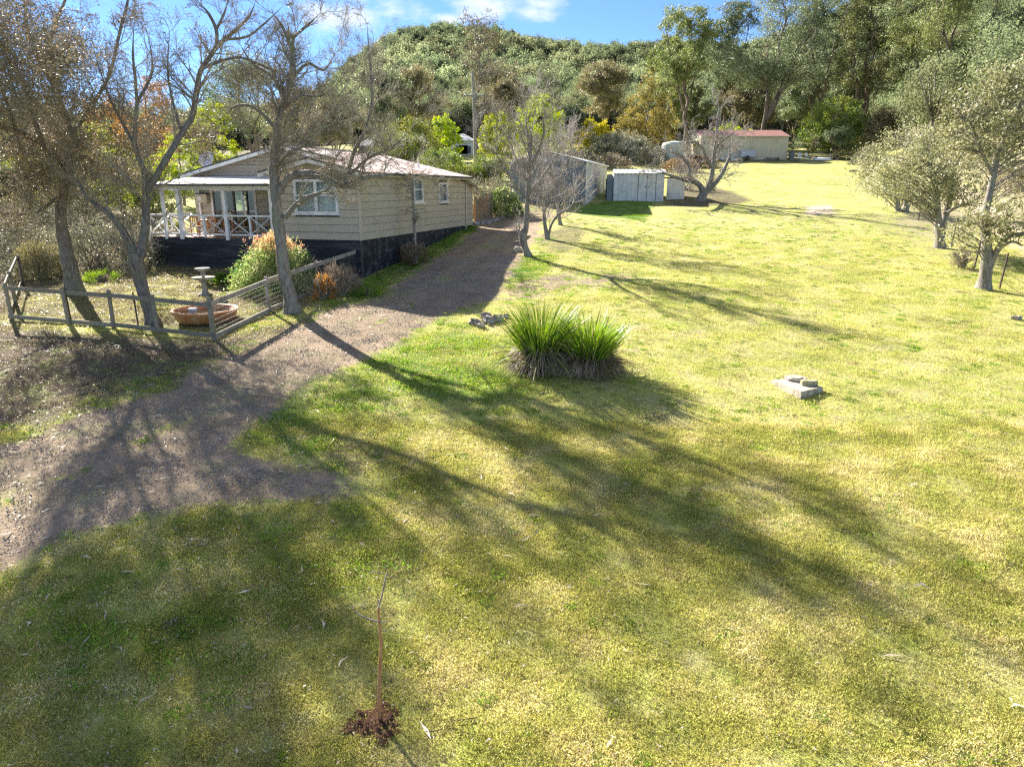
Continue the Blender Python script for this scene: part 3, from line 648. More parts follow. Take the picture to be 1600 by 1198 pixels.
def window(f, u0, u1, w0, w1, sashes=1, rail=True, sill=True, curtain='curtain'):
    fr = MB()
    def bx(b, a, c, z0, z1, d0, d1): b.hexa([f(a, z0, d0), f(c, z0, d0), f(c, z0, d1), f(a, z0, d1), f(a, z1, d0), f(c, z1, d0), f(c, z1, d1), f(a, z1, d1)])
    t = .09
    bx(fr, u0-.02, u0+t, w0, w1, -.06, .05); bx(fr, u1-t, u1+.02, w0, w1, -.06, .05); bx(fr, u0+t, u1-t, w0, w0+t, -.06, .048); bx(fr, u0+t, u1-t, w1-t, w1+.02, -.06, .048)
    for k in range(1, sashes):
        m = u0+(u1-u0)*k/sashes; bx(fr, m-.06, m+.06, w0+t, w1-t, -.06, .046)
    if rail:
        m = (w0+w1)/2+.06
        for k in range(sashes):
            a = u0+(u1-u0)*k/sashes+.09; c = u0+(u1-u0)*(k+1)/sashes-.09; bx(fr, a, c, m-.03, m+.03, -.05, .03)
    w = fr.build("window", M['white'], house)
    for k in range(sashes):
        a = u0+(u1-u0)*k/sashes+.06; c = u0+(u1-u0)*(k+1)/sashes-.06
        g = MB(); bx(g, a, c, w0+.05, w1-.05, -.024, -.02); g.build("pane", M['glass'], w)
    if curtain:
        cu = MB(); n = 40; pts = []
        for i in range(n+1):
            u = u0+.04+(u1-u0-.08)*i/n; pts.append((u, -.16+.03*sin(i*1.25)))
        for i in range(n):
            (a, da), (c, dc) = pts[i], pts[i+1]; cu.quad(f(a, w0+.04, da), f(c, w0+.04, dc), f(c, w1-.04, dc), f(a, w1-.04, da))
        cu.build("curtain", M[curtain], w)
    if sill:
        s = MB(); bx(s, u0-.12, u1+.12, w0-.06, w0, .0, .11); s.build("sill", M['white'], w)
    return w
WT = 2.87; SL = .232
bay_ops = [(-3.05, -1.0, 1.1, 2.5)]
w1_ = wall("wall", f_front(0), -4.15, 0, 0, WT, bay_ops, 'gutter')  # dark backing on the clad walls paints the shadow line under each board
cladding(w1_, f_front(0), -4.15, 0, 0, WT, .319, [(o[0]-.02, o[1]+.02, o[2], o[3]) for o in bay_ops], 'board')
# bay gable infill
g = MB(); rz_ = 2.8+2.43*SL
g.poly([(-4.3, -.004, FL+WT), (.15, -.004, FL+WT), (-2.08, -.004, FL+rz_-.03)]); g.build("gable_infill", M['board'], house)
east_ops = [(5.7, 6.85, 1.45, 2.62), (9.1, 10.4, 1.42, 2.44)]
w2_ = wall("wall", f_east(0), 0.1, 12.4, 0, WT, east_ops, 'gutter')
cladding(w2_, f_east(0), 0.0, 12.35, 0, WT, .319, east_ops, 'board')
w3_ = wall("wall", f_east(0), 12.4, 14.5, 0, 2.25, [], 'gutter')
cladding(w3_, f_east(0), 12.43, 14.5, 0, 2.55, .319, [], 'board')
MB().box(.0, .035, 12.35, 12.43, FL, FL+WT-.2).build("corner_trim", M['trim'], house)
for a, b_ in (((-.05, .045), (-.045, .05)), ((-.06, .04), (14.46, 14.55))):
    MB().box(a[0], a[1], b_[0], b_[1], FL+.002, FL+(WT if b_[0] < 1 else 2.3)).build("corner_trim", M['trim'], house)
dr_ops = [(-9.6, -7.1, .04, 2.1)]
w4_ = wall("wall", f_front(3), -10.6, -4.15, 0, 2.75, dr_ops, 'gutter')
cladding(w4_, f_front(3), -10.6, -4.2, 0, 2.75, .319, dr_ops, 'board')
def gtop(w):  # main gable width at height w
    h = (w-2.8)/SL; return (-10.95+h+.25, .35-h-.25) if h > 0 else (-10.6, 0)
cladding(w4_, f_front(3), -10.6, 0, 2.75, 4.05, .319/2, [], 'board', top=gtop)
wall("wall", f_front(3.002), -9.6, -1.0, 2.75, 3.1, [], 'trim')
w5_ = wall("wall", f_west(-10.6), 3, 13.3, 0, WT, [(6.0, 7.6, .9, 2.05)], 'board')
wall("wall", f_west(-4.15), 0, 3, 0, 2.7, [], 'board'); wall("wall", f_front(13.4), -10.6, 0, 0, WT, [], 'board')
wall("inner_wall", f_front(9), -10.5, -4.2, 0, 2.5, [], 'inside'); wall("inner_wall", f_west(-4.2), 3.1, 9, 0, 2.5, [], 'inside')
MB().box(-10.5, -.1, .1, 13.2, FL-.05, FL+.01).build("floor", M['deck'], house)
MB().box(-10.5, -.1, 3.1, 13.2, FL+2.55, FL+2.6).build("ceiling", M['inside'], house)
window(f_front(0), -3.05, -1.0, 1.1, 2.5, 2); window(f_east(0), 5.7, 6.85, 1.45, 2.62, 1); window(f_east(0), 9.1, 10.4, 1.42, 2.44, 1, rail=False); window(f_west(-10.6), 6.0, 7.6, .9, 2.05, 2, rail=False, curtain=None)
# sliding doors on the verandah
fd = f_front(3); sd = MB()
def bxf(b, f, a, c, z0, z1, d0, d1): b.hexa([f(a, z0, d0), f(c, z0, d0), f(c, z0, d1), f(a, z0, d1), f(a, z1, d0), f(c, z1, d0), f(c, z1, d1), f(a, z1, d1)])
for u in (-9.6, -7.14): bxf(sd, fd, u-.05, u+.08, 0.04, 2.1, -.05, .06)
bxf(sd, fd, -9.52, -7.19, 2.02, 2.12, -.05, .05); bxf(sd, fd, -9.52, -7.19, .04, .1, -.05, .05)
sdo = sd.build("glazed_door", M['white'], house)
s2 = MB()
for u in (-8.9, -8.35, -7.6): bxf(s2, fd, u-.04, u+.04, .1, 2.02, -.045, .03)
s2.build("door_stile", M['gutter'], sdo)
for a, c in ((-9.52, -8.94), (-8.86, -8.39), (-8.31, -7.64), (-7.56, -7.19)):
    g = MB(); bxf(g, fd, a, c, .1, 2.02, -.01, -.005); g.build("pane", M['glass'], sdo)
for a, c in ((-8.98, -8.5), (-7.72, -7.3)):
    cu = MB(); n = 16
    for i in range(n):
        u0 = a+(c-a)*i/n; u1 = a+(c-a)*(i+1)/n; cu.quad(fd(u0, .05, -.2+.05*sin(i*1.4)), fd(u1, .05, -.2+.05*sin((i+1)*1.4)), fd(u1, 2.05, -.2+.05*sin((i+1)*1.4)), fd(u0, 2.05, -.2+.05*sin(i*1.4)))
    cu.build("curtain", M['brown'], sdo)
# black base boards
bk = MB(); bk.box(-10.8, .0, .03, .08, FL-2.3, FL-.02); bk.box(-.08, -.03, .08, 14.5, FL-2.3, FL-.02); bs = bk.build("base", M['gutter'], house)
for i in range(8):
    z1 = -.03-i*.225
    def brd(f, u0, u1, d=0.):
        b = MB(); bxf(b, f, u0, u1, z1-.19, z1, -.015+d, .02+d); return b.build("base_board", M['black'], bs)
    for u0, u1 in ((-10.8, -7.3), (-7.29, -4.0), (-3.99, -.03)): brd(f_front(0), u0, u1)
    for u0, u1 in ((0.0, 4.85), (4.86, 9.7), (9.71, 14.5)): brd(f_east(0), u0, u1, -.002)
MB().box(-.06, .02, -.03, .02, FL-2.3, FL-.03).build("base_post", M['gutter'], bs)
# corrugated sheet builder
def corr(name, o, along, down, period, amp, m, par, thick=0, prof='sine'):
    """o corner, along = ripple direction vector, down = slope vector"""
    o = np.array(o, float); al = np.array(along, float); dn = np.array(down, float); L = np.linalg.norm(al); n = int(L/period*4); nrm = np.cross(al, dn); nrm /= np.linalg.norm(nrm)
    if nrm[2] < 0: nrm = -nrm
    t = np.linspace(0, 1, n+1); ph = np.arange(n+1) % 4
    hgt = amp*np.sin(ph*pi/2) if prof == 'sine' else amp*np.where(ph == 1, 1, 0)
    A = o+t[:, None]*al+hgt[:, None]*nrm; V = np.concatenate([A, A+dn]); i = np.arange(n); Fq = np.stack([i, i+1, i+1+n+1, i+n+1], -1)
    V2 = V-nrm*.012; Fq2 = Fq[:, ::-1]+len(V)
    v, f = merge([(V, Fq), (V2, Fq[:, ::-1])])
    return mobj(name, quadmesh(name, v, f, prof == 'sine'), m, par)
zr = FL+2.8+5.65*SL
corr("roof", (.38, 2.6, FL+2.80), (0, 10.95, 0), (-5.68, 0, 5.65*SL), .12, .014, M['redroof'], house)
corr("roof", (.38, -.42, FL+2.80), (0, 3.02, 0), (-2.46, 0, 2.43*SL), .12, .014, M['redroof'], house)
corr("roof", (-4.5, -.42, FL+2.80), (0, 3.4, 0), (2.42, 0, 2.42*SL), .12, .014, M['redroof'], house)
corr("roof", (-10.95, 2.6, FL+2.80), (0, 10.95, 0), (5.65, 0, 5.65*SL), .12, .014, M['redroof'], house)
corr("lean_to_roof", (-10.9, 12.5, FL+2.78), (11.2, 0, 0), (0, 2.35, -.58), .12, .014, M['redroof'], house)
rc = MB(); rc.bar((-5.3, 2.55, zr+.03), (-5.3, 13.6, zr+.03), .3, .04); rc.bar((-2.07, -.44, FL+3.39), (-2.07, 2.6, FL+3.39), .26, .04); rc.build("ridge_cap", M['redroof'], house)
def barge(x0, z0, x1, z1, y):
    b = MB(); b.hexa([(x0, y, z0-.19), (x1, y, z1-.19), (x1, y+.03, z1-.19), (x0, y+.03, z0-.19), (x0, y, z0-.035), (x1, y, z1-.035), (x1, y+.03, z1-.035), (x0, y+.03, z0-.035)]); b.build("barge_board", M['white'], house)
    b = MB(); b.hexa([(x0, y-.02, z0-.032), (x1, y-.02, z1-.032), (x1, y+.08, z1-.032), (x0, y+.08, z0-.032), (x0, y-.02, z0+.035), (x1, y-.02, z1+.035), (x1, y+.08, z1+.035), (x0, y+.08, z0+.035)]); b.build("roof_edge", M['gutter'], house)
barge(.36, FL+2.8, -2.07, FL+2.8+2.43*SL, -.44); barge(-4.5, FL+2.8, -2.085, FL+2.8+2.42*SL, -.44)
barge(-10.97, FL+2.8, -5.31, zr, 2.58); barge(-2.3, FL+2.8+2.66*SL, -5.29, zr, 2.575)
gt = MB(); gt.box(.39, .49, -.4, 13.5, FL+2.70, FL+2.80); gt.build("gutter", M['gutter'], house)
MB().box(.355, .388, -.4, 13.5, FL+2.63, FL+2.79).build("fascia", M['trim'], house)
MB().box(.04, .355, -.38, 13.4, FL+2.66, FL+2.68).build("soffit", M['white'], house)
lf = MB(); lf.hexa([(.3, 12.5, FL+2.63), (.34, 12.5, FL+2.63), (.34, 14.85, FL+2.05), (.3, 14.85, FL+2.05), (.3, 12.5, FL+2.77), (.34, 12.5, FL+2.77), (.34, 14.85, FL+2.19), (.3, 14.85, FL+2.19)]); lf.build("barge_board", M['oldwood'], house)
MB().tube([(-1.6, 10.2, FL+3.0), (-1.6, 10.2, FL+3.75)], .06, 10).build("vent_pipe", M['white'], house)
MB().tube([(-4.9, 11.2, FL+3.5), (-4.9, 11.2, FL+4.6)], .05, 10).build("vent_pipe", M['zinc'], house)
# verandah
corr("verandah_roof", (-10.35, -.32, FL+2.33), (6.3, 0, 0), (0, 3.3, .40), .12, .014, M['whiteroof'], house)
vg = MB(); vg.box(-10.4, -4.1, -.42, -.33, FL+2.25, FL+2.34); vg.box(-10.42, -10.33, -.42, 3.0, FL+2.25, FL+2.33); vg.build("verandah_gutter", M['gutter'], house)
vb = MB(); vb.box(-10.3, -4.2, -.06, .06, FL+2.08, FL+2.24); vb.box(-10.3, -10.2, .06, 3.0, FL+2.08, FL+2.24); vb.build("beam", M['white'], house)
for x, w in ((-9.9, .13), (-9.02, .18), (-6.6, .15), (-4.27, .11)): MB().box(x-w/2, x+w/2, -w/2, w/2, FL-.1, FL+2.08).build("post", M['white'], house)
MB().box(-10.86, -10.76, -.06, .04, FL-1.5, FL+1.02).build("post", M['white'], house)
MB().box(-10.3, -10.2, 2.85, 2.95, FL, FL+2.08).build("post", M['white'], house)
MB().box(-10.25, -10.13, 1.4, 1.52, FL, FL+2.08).build("post", M['white'], house)
for (x0, x1) in ((-10.76, -9.97), (-9.83, -9.12), (-8.93, -7.84), (-7.76, -6.68), (-6.52, -5.44), (-5.36, -4.33)):
    b = MB(); b.box(x0, x1, -.035, .035, FL+.93, FL+1.0); ra = b.build("railing", M['white'], house); MB().box(x0, x1, -.03, .03, FL+.10, FL+.17).build("bottom_rail", M['white'], ra)
    MB().bar((x0+.01, .012, FL+.18), (x1-.01, .012, FL+.92), .022, .085, (0, 1, 0)).build("cross_brace", M['white'], ra); MB().bar((x0+.01, -.012, FL+.92), (x1-.01, -.012, FL+.18), .022, .085, (0, 1, 0)).build("cross_brace", M['white'], ra)
for x in (-7.8, -5.4): MB().box(x-.04, x+.04, -.04, .04, FL-.02, FL+1.0).build("baluster", M['white'], house)
for (y0, y1) in ((.05, 1.4), (1.5, 2.9)):
    b = MB(); b.box(-10.84, -10.78, y0, y1, FL+.93, FL+1.0); ra = b.build("railing", M['white'], house); MB().box(-10.84, -10.78, y0, y1, FL+.10, FL+.17).build("bottom_rail", M['white'], ra)
    MB().bar((-10.8, y0, FL+.18), (-10.8, y1, FL+.92), .022, .085, (1, 0, 0)).build("cross_brace", M['white'], ra); MB().bar((-10.82, y0, FL+.92), (-10.82, y1, FL+.18), .022, .085, (1, 0, 0)).build("cross_brace", M['white'], ra)
MB().box(-10.84, -10.76, 1.41, 1.49, FL, FL+1.0).build("baluster", M['white'], house)
for i in range(21):
    MB().box(-10.8, -4.17, .04+i*.14, .17+i*.14, FL-.035, FL+.0).build("deck_board", M['deck'], house)
def hpt(x, y, z): return house_mat @ Vector((x, y, z+FL))
house_mat = Matrix.Translation((HC[0], HC[1], 3.87-FL)) @ Matrix.Rotation(-TH, 4, 'Z')
def child_thing(name, loc, label, cat, group=None, rz=0): return empty(name, hpt(*loc), label, cat, group, rz=-TH+rz)
# things on the verandah and wall
d = child_thing("wall_box", (-10.0, 2.93, 1.45), "beige metal cabinet fixed to the verandah wall left of the glazed doors", "wall cabinet")
MB().box(-.32, .32, -.22, 0, 0, .42).build("cabinet", M['beige'], d, bevel=.01); MB().box(-.35, .35, -.26, 0, .42, .46).build("lid", M['gutter'], d); MB().box(-.18, .02, -.235, -.222, .15, .32).build("label_plate", M['white'], d)
d = child_thing("outdoor_table", (-8.2, 1.3, 0), "wooden slatted outdoor table standing on the verandah", "table")
for i in range(7): MB().box(-.8, .8, -.42+i*.12, -.31+i*.12, .70, .73).build("slat", M['orange'], d)
MB().box(-.74, .74, -.36, .36, .64, .70).build("apron", M['orange'], d)
for sx in (-.7, .7):
    for sy in (-.33, .33): MB().box(sx-.035, sx+.035, sy-.035, sy+.035, 0, .64).build("leg", M['orange'], d)
def chair(loc, rz, label):
    d = child_thing("outdoor_chair", loc, label, "chair", "wooden chairs on the verandah", rz)
    MB().box(-.23, .23, -.22, .22, .42, .46).build("seat", M['orange'], d)
    for i in range(4): MB().box(-.19+i*.11, -.14+i*.11, .19, .215, .5, .9).build("back_slat", M['orange'], d)
    MB().box(-.23, .23, .18, .22, .9, .96).build("top_rail", M['orange'], d)
    for sx in (-.2, .2):
        for sy in (-.19, .2): MB().box(sx-.02, sx+.02, sy-.02, sy+.02, 0, .42 if sy < 0 else .9).build("leg", M['orange'], d)
chair((-8.7, .62, 0), pi, "wooden chair at the left of the verandah table, back to the railing")
chair((-7.7, .62, 0), pi, "wooden chair at the right of the verandah table, back to the railing")
chair((-5.6, 1.9, 0), 0, "wooden chair standing alone against the dark verandah wall")
d = child_thing("bench", (-5.9, 1.1, 0), "low timber bench on the right half of the verandah", "bench")
MB().box(-.6, .6, -.18, .18, .40, .44).build("seat", M['railwood'], d)
for sx in (-.5, .5): MB().box(sx-.03, sx+.03, -.15, .15, 0, .40).build("leg", M['railwood'], d)
d = child_thing("potted_plant", (-9.7, .5, 0), "small green potted plant on the verandah deck near the corner", "plant")
MB().lathe([(0, 0), (.12, 0), (.16, .26), (.13, .26), (.12, .2), (0, .2)], 14).build("pot", M['stone'], d)
v, f = leaves(rs(5), rs(5).normal(0, .07, (160, 3))+np.array((0, 0, .34)), rs(6).normal(0, 1, (160, 3))+np.array((0, 0, .6)), .16, .05); mobj("foliage", quadmesh("pot_foliage", v, f), M['mid'], d)
d = child_thing("satellite_dish", (-10.25, 3.9, 2.95), "round grey satellite dish on the left edge of the house roof", "satellite dish", rz=R(8))
MB().tube([(0, 0, 0), (0, -.05, .30), (0, -.12, .52)], .028, 8).build("mount", M['white'], d)
md = MB(); md.lathe([(0.001, 0), (.16, .015), (.29, .05), (.40, .105), (.395, .12), (.28, .065), (.15, .03), (.001, .015)], 26)
do = md.build("dish", M['bluegrey'], d, (0, -.16, .58), smooth=True); do.rotation_euler = (R(68), 0, 0)
MB().tube([(0, -.12, .35), (0, -.5, .42)], .014, 6).build("feed_arm", M['steel'], d)

# ---------------------------------------------------------------- sheds, tank and far buildings
def ribwall(name, a, b, h, m, par, period=.2, amp=.022, z0=0, h2=None):
    """upright ribbed sheet from a to b (xy), ribs vertical"""
    a = np.array((a[0], a[1], z0), float); b = np.array((b[0], b[1], z0), float); al = b-a; L = np.linalg.norm(al); n = int(L/period*4); nr = np.array((al[1], -al[0], 0))/L
    t = np.linspace(0, 1, n+1); ph = np.arange(n+1) % 4; off = np.where((ph == 1) | (ph == 2), amp, 0)
    A = a+t[:, None]*al+off[:, None]*nr; hh = (h+(0 if h2 is None else (h2-h)*t))[:, None] if h2 is not None else np.full((n+1, 1), h)
    V = np.concatenate([A, A+hh*np.array((0, 0, 1))]); i = np.arange(n); Fq = np.stack([i, i+1, i+n+2, i+n+1], -1)
    v, f = merge([(V, Fq), (V-nr*.02, Fq[:, ::-1])]); return mobj(name, quadmesh(name, v, f), m, par)
p = G(914, 320)
gar = empty("garage", (p[0], p[1], p[2]), "long garage shed with cream side wall, blue-grey front and white roof", "shed", rz=-TH)
GW, GL, GH, GR = 5.4, 9.6, 2.78, .72
ribwall("front_wall", (-GW, 0), (0, 0), GH, M['slate'], gar, .25, .02, .12); ribwall("side_wall", (0.01, 0), (0.01, GL-1.6), GH, M['cream'], gar, .22, .02, .05)
ribwall("side_wall", (0.01, GL-1.4), (0.01, GL), GH, M['cream'], gar, .22, .02, .05); MB().box(-.02, .03, GL-1.6, GL-1.4, .05, GH).build("downpipe", M['rust'], gar)
ribwall("back_wall", (0, GL), (-GW, GL), GH, M['cream'], gar, .25, .02); ribwall("side_wall", (-GW, GL), (-GW, 0), GH, M['slate'], gar, .25, .02)
g = MB(); g.poly([(-GW, -.03, GH+.12), (0, -.03, GH+.12), (-GW/2, -.03, GH+GR+.08)]); g.poly([(0, GL+.01, GH), (-GW, GL+.01, GH), (-GW/2, GL+.01, GH+GR)]); g.build("gable", M['bluegrey'], gar)
corr("roof", (.12, -.25, GH+.1), (0, GL+.4, 0), (-GW/2-.12, 0, GR), .2, .02, M['whiteroof'], gar); corr("roof", (-GW-.12, -.25, GH+.1), (0, GL+.4, 0), (GW/2+.12, 0, GR), .2, .02, M['whiteroof'], gar)
MB().box(.1, .2, -.25, GL+.1, GH+.02, GH+.12).build("gutter", M['white'], gar); MB().box(-.18, .02, -.06, .1, -.3, .3).build("footing", M['concrete'], gar)
g = MB(); g.hexa([(.12, -.28, GH+.0), (-GW/2, -.28, GH+GR), (-GW/2, -.24, GH+GR), (.12, -.24, GH), (.12, -.28, GH+.1), (-GW/2, -.28, GH+GR+.1), (-GW/2, -.24, GH+GR+.1), (.12, -.24, GH+.1)])
g.hexa([(-GW-.12, -.28, GH+.0), (-GW/2, -.28, GH+GR), (-GW/2, -.24, GH+GR), (-GW-.12, -.24, GH), (-GW-.12, -.28, GH+.1), (-GW/2, -.28, GH+GR+.1), (-GW/2, -.24, GH+GR+.1), (-GW-.12, -.24, GH+.1)]); g.build("barge_board", M['slate'], gar)
p = G(1036, 315); pl = G(958, 314); SW = math.hypot(p[0]-pl[0], p[1]-pl[1])
gs = empty("garden_shed", (p[0], p[1], p[2]-.05), "small galvanised garden shed with double doors and twig-covered roof", "shed", rz=math.atan2(p[1]-pl[1], p[0]-pl[0]))
SD = 3.6; SH = 1.98
ribwall("wall", (-SW, 0), (-SW*.52, 0), SH, M['zinc'], gs, .3, .02); ribwall("wall", (-SW*.16, 0), (0, 0), SH, M['zinc'], gs, .3, .02)
ribwall("side_wall", (0, 0), (.55, SD), SH, M['cream'], gs, .3, .02); ribwall("side_wall", (-SW, SD), (-SW, 0), SH, M['zinc'], gs, .3, .02); ribwall("wall", (.5, SD), (-SW, SD), SH, M['zinc'], gs, .3, .02)
for a, b_ in ((-SW*.51, -SW*.345), (-SW*.335, -SW*.17)):
    dd = ribwall("door", (a, -.03), (b_, -.03), SH-.08, M['zinc'], gs, .16, .012, .04)
    h_ = MB(); h_.tube([(b_-.08 if a < -SW*.4 else a+.08, -.06, 1.0), (b_-.08 if a < -SW*.4 else a+.08, -.06, 1.14)], .016, 6); h_.build("handle", M['rust'], dd)
g = MB(); g.box(-SW*.34-.012, -SW*.34+.012, -.045, -.02, .04, SH-.04); g.box(-SW*.165-.012, -SW*.165+.012, -.045, -.02, .04, SH-.04); g.build("door_gap", M['gutter'], gs)
corr("roof", (-SW-.1, -.15, SH+.02), (SW+.2, 0, 0), (.3, SD/2+.1, .34), .3, .012, M['zinc'], gs); corr("roof", (-SW+.2, SD/2-.05, SH+.36), (SW+.2, 0, 0), (.3, SD/2+.2, -.34), .3, .012, M['zinc'], gs)
MB().box(-SW-.45, -SW-.05, .1, .9, 0, 1.65).build("side_cupboard", M['slate'], gs)
ribwall("annex_wall", (.45, 1.0), (1.75, 1.0), 1.7, M['cream'], gs, .22, .02); ribwall("annex_wall", (1.75, 1.0), (2.2, 3.6), 1.7, M['cream'], gs, .22, .02); MB().box(.4, 2.2, .95, 3.6, 1.7, 1.76).build("annex_roof", M['rust'], gs)
p = G(1229, 250); p0 = G(1094, 251)
fs = empty("far_shed", (p[0], p[1], p[2]), "long beige ribbed shed with maroon roof at the top of the lawn", "shed", rz=math.atan2(p[1]-p0[1], p[0]-p0[0])*.4)
FW = math.hypot(*(p-p0)[:2]); FD = 6.5; FH = 2.75
ribwall("wall", (-FW, 0), (0, 0), FH, M['beige'], fs, .35, .03); ribwall("side_wall", (0, 0), (0, FD), FH, M['beige'], fs, .35, .03); ribwall("side_wall", (-FW, FD), (-FW, 0), FH, M['beige'], fs, .35, .03); ribwall("back_wall", (0, FD), (-FW, FD), FH, M['beige'], fs, .35, .03)
corr("roof", (-FW-.15, -.2, FH+.02), (FW+.3, 0, 0), (0, FD/2+.2, .95), .35, .03, M['maroon'], fs); corr("roof", (-FW-.15, FD/2, FH+.97), (FW+.3, 0, 0), (0, FD/2+.2, -.95), .35, .03, M['maroon'], fs)
g = MB(); g.poly([(.02, 0, FH), (.02, FD, FH), (.02, FD/2, FH+.95)]); g.poly([(-FW-.02, FD, FH), (-FW-.02, 0, FH), (-FW-.02, FD/2, FH+.95)]); g.build("gable", M['beige'], fs)
MB().box(-FW-.15, .15, -.3, -.2, FH-.06, FH+.04).build("gutter", M['beige'], fs)
MB().box(-FW-1.6, -FW-.05, .8, 3.8, 2.1, 2.2).build("carport_roof", M['oldwood'], fs)
for y in (.9, 3.7): MB().box(-FW-1.5, -FW-1.4, y, y+.1, 0, 2.1).build("carport_post", M['oldwood'], fs)
p = U(1052, 246, 84); tz = float(T(p[0], p[1]))
wt = empty("water_tank", (p[0], p[1], tz), "pale green round water tank left of the far shed", "water tank")
prof = [(0, 0), (1.35, 0)]
for i in range(9): prof += [(1.35, .05+i*.24), (1.38, .11+i*.24), (1.38, .19+i*.24), (1.35, .24+i*.24)]
MB().lathe(prof+[(1.32, 2.25)], 28).build("tank_wall", M['tank'], wt); MB().lathe([(1.36, 2.24), (1.2, 2.42), (.6, 2.56), (.25, 2.6), (0.001, 2.6)], 28).build("tank_lid", M['tank'], wt); MB().lathe([(.3, 2.55), (.3, 2.68), (.001, 2.7)], 16).build("hatch", M['tank'], wt)
# things left around the far shed
def at_far(px, off): 
    p = G(px, 250); Y = p[1]-off; q = U(px, 250, Y); return (q[0], Y, float(T(q[0], Y)))
d = empty("fridge", at_far(1182, .9), "tall white appliance standing against the beige far shed", "fridge"); MB().box(-.33, .33, -.3, .3, 0, 1.15).build("cabinet", M['appliance'], d, bevel=.02); MB().box(-.33, .33, -.36, -.305, .05, .8).build("door", M['appliance'], d); MB().box(-.33, .33, -.36, -.305, .83, 1.13).build("door", M['appliance'], d); MB().box(-.3, -.26, -.40, -.362, .4, .7).build("handle", M['steel'], d)
d = empty("panel_trailer", at_far(1168, .9), "blue-grey box trailer parked against the far shed beside the white appliance", "trailer")
MB().box(-1.0, .75, -.5, .5, .4, 1.15).build("tray", M['bluegrey'], d); MB().box(-1.0, .75, -.53, -.505, .42, 1.0).build("side_gate", M['bluegrey'], d)
for x in (-.2,): 
    for y in (-.55, .5): MB().tube([(x, y, .28), (x, y+.14, .28)], .28, 16).build("wheel", M['rust'], d)
MB().bar((-1.0, 0, .42), (-1.9, 0, .35), .08, .08).build("drawbar", M['steel'], d)
d = empty("blue_bin", at_far(1236, .3), "dark blue wheeled bin at the right corner of the far shed", "bin"); MB().hexa([(-.2, -.25, 0), (.2, -.25, 0), (.2, .2, 0), (-.2, .2, 0), (-.26, -.33, .95), (.26, -.33, .95), (.26, .28, .95), (-.26, .28, .95)]).build("body", M['slate'], d); MB().box(-.28, .28, -.36, .32, .95, 1.02).build("lid", M['gutter'], d)
for x in (-.22, .18): MB().tube([(x, .26, .1), (x+.05, .26, .1)], .1, 12).build("wheel", M['rust'], d)
def plchair(px, off, rz, label):
    d = empty("plastic_chair", at_far(px, off), label, "chair", "white plastic chairs by the far shed", rz); MB().box(-.25, .25, -.25, .25, .40, .44).build("seat", M['white'], d); MB().hexa([(-.25, .22, .44), (.25, .22, .44), (.25, .26, .44), (-.25, .26, .44), (-.23, .32, .88), (.23, .32, .88), (.23, .35, .88), (-.23, .35, .88)]).build("backrest", M['white'], d)
    for sx in (-.22, .22):
        for sy in (-.22, .22): MB().box(sx-.025, sx+.025, sy-.025, sy+.025, 0, .4).build("leg", M['white'], d)
plchair(1262, .5, .6, "upright white plastic chair right of the far shed near the gum trunk"); plchair(1250, 1.2, 2.4, "white plastic chair turned away, left of the other one")
d = empty("upturned_boat", at_far(1287, .8), "small white upturned dinghy lying at the edge of the top lawn", "dinghy")
P = []; nb = 10; b = MB()
for i in range(nb+1):
    t = i/nb; w = .5*math.sin(pi*min(1, .25+t*.78))**.7*(1 if t < .95 else .3); hh = .38*math.sin(pi*min(1, .2+t*.8))**.6; x = -1.2+2.4*t; P.append([(x, -w, 0), (x, -w*.8, hh*.7), (x, 0, hh), (x, w*.8, hh*.7), (x, w, 0)])
for i in range(nb):
    for k in range(4): b.quad(P[i][k], P[i+1][k], P[i+1][k+1], P[i][k+1])
b.poly(P[0]); b.build("hull", M['appliance'], d, smooth=True); MB().bar((-1.1, 0, .33), (1.1, 0, .33), .03, .05).build("keel", M['white'], d)
d = empty("garden_table", at_far(1302, .6), "low grey table at the right end of the top lawn", "table"); MB().box(-.6, .6, -.35, .35, .62, .68).build("table_top", M['concrete'], d)
for sx in (-.5, .5): MB().box(sx-.05, sx+.05, -.28, .28, 0, .62).build("leg", M['oldwood'], d)
d = empty("tarpaulin_pile", at_far(1137, 1.2), "crumpled pale tarpaulin heaped against the left of the far shed", "tarpaulin")
r = rs(3); n = 14; xs = np.linspace(-1.2, 1.2, n); VV = []
b = MB(); H_ = [[max(0, .75*(1-(x/1.25)**2)*(1-(y/.8)**2)+r.normal(0, .07)) for y in np.linspace(-.75, .75, 8)] for x in xs]
for i in range(n-1):
    for k in range(7): ys = np.linspace(-.75, .75, 8); b.quad((xs[i], ys[k], H_[i][k]), (xs[i+1], ys[k], H_[i+1][k]), (xs[i+1], ys[k+1], H_[i+1][k+1]), (xs[i], ys[k+1], H_[i][k+1]))
b.build("tarpaulin_sheet", M['tank'], d)
r = rs(8)
for i, (px, off, s_) in enumerate(((1205, .8, .5), (1212, .6, .4), (1243, 1.6, .45), (1270, .3, .5))):
    q = at_far(px, off); b = MB()
    for k in range(6): a = r.uniform(0, pi); x, y = r.normal(0, .3, 2); b.bar((x-cos(a)*s_, y-sin(a)*s_, .06+k*.05), (x+cos(a)*s_, y+sin(a)*s_, .1+k*.05), .09, .07)
    o = b.build("scrap_timber_pile", M['oldwood'], None, q); tag(o, ["brown offcuts of timber piled by the far shed wall", "low second heap of timber just right of the first", "timber offcuts on the lawn edge below the blue bin", "timber pieces lying behind the plastic chairs"][i], "timber pile", "scrap timber by the far shed")
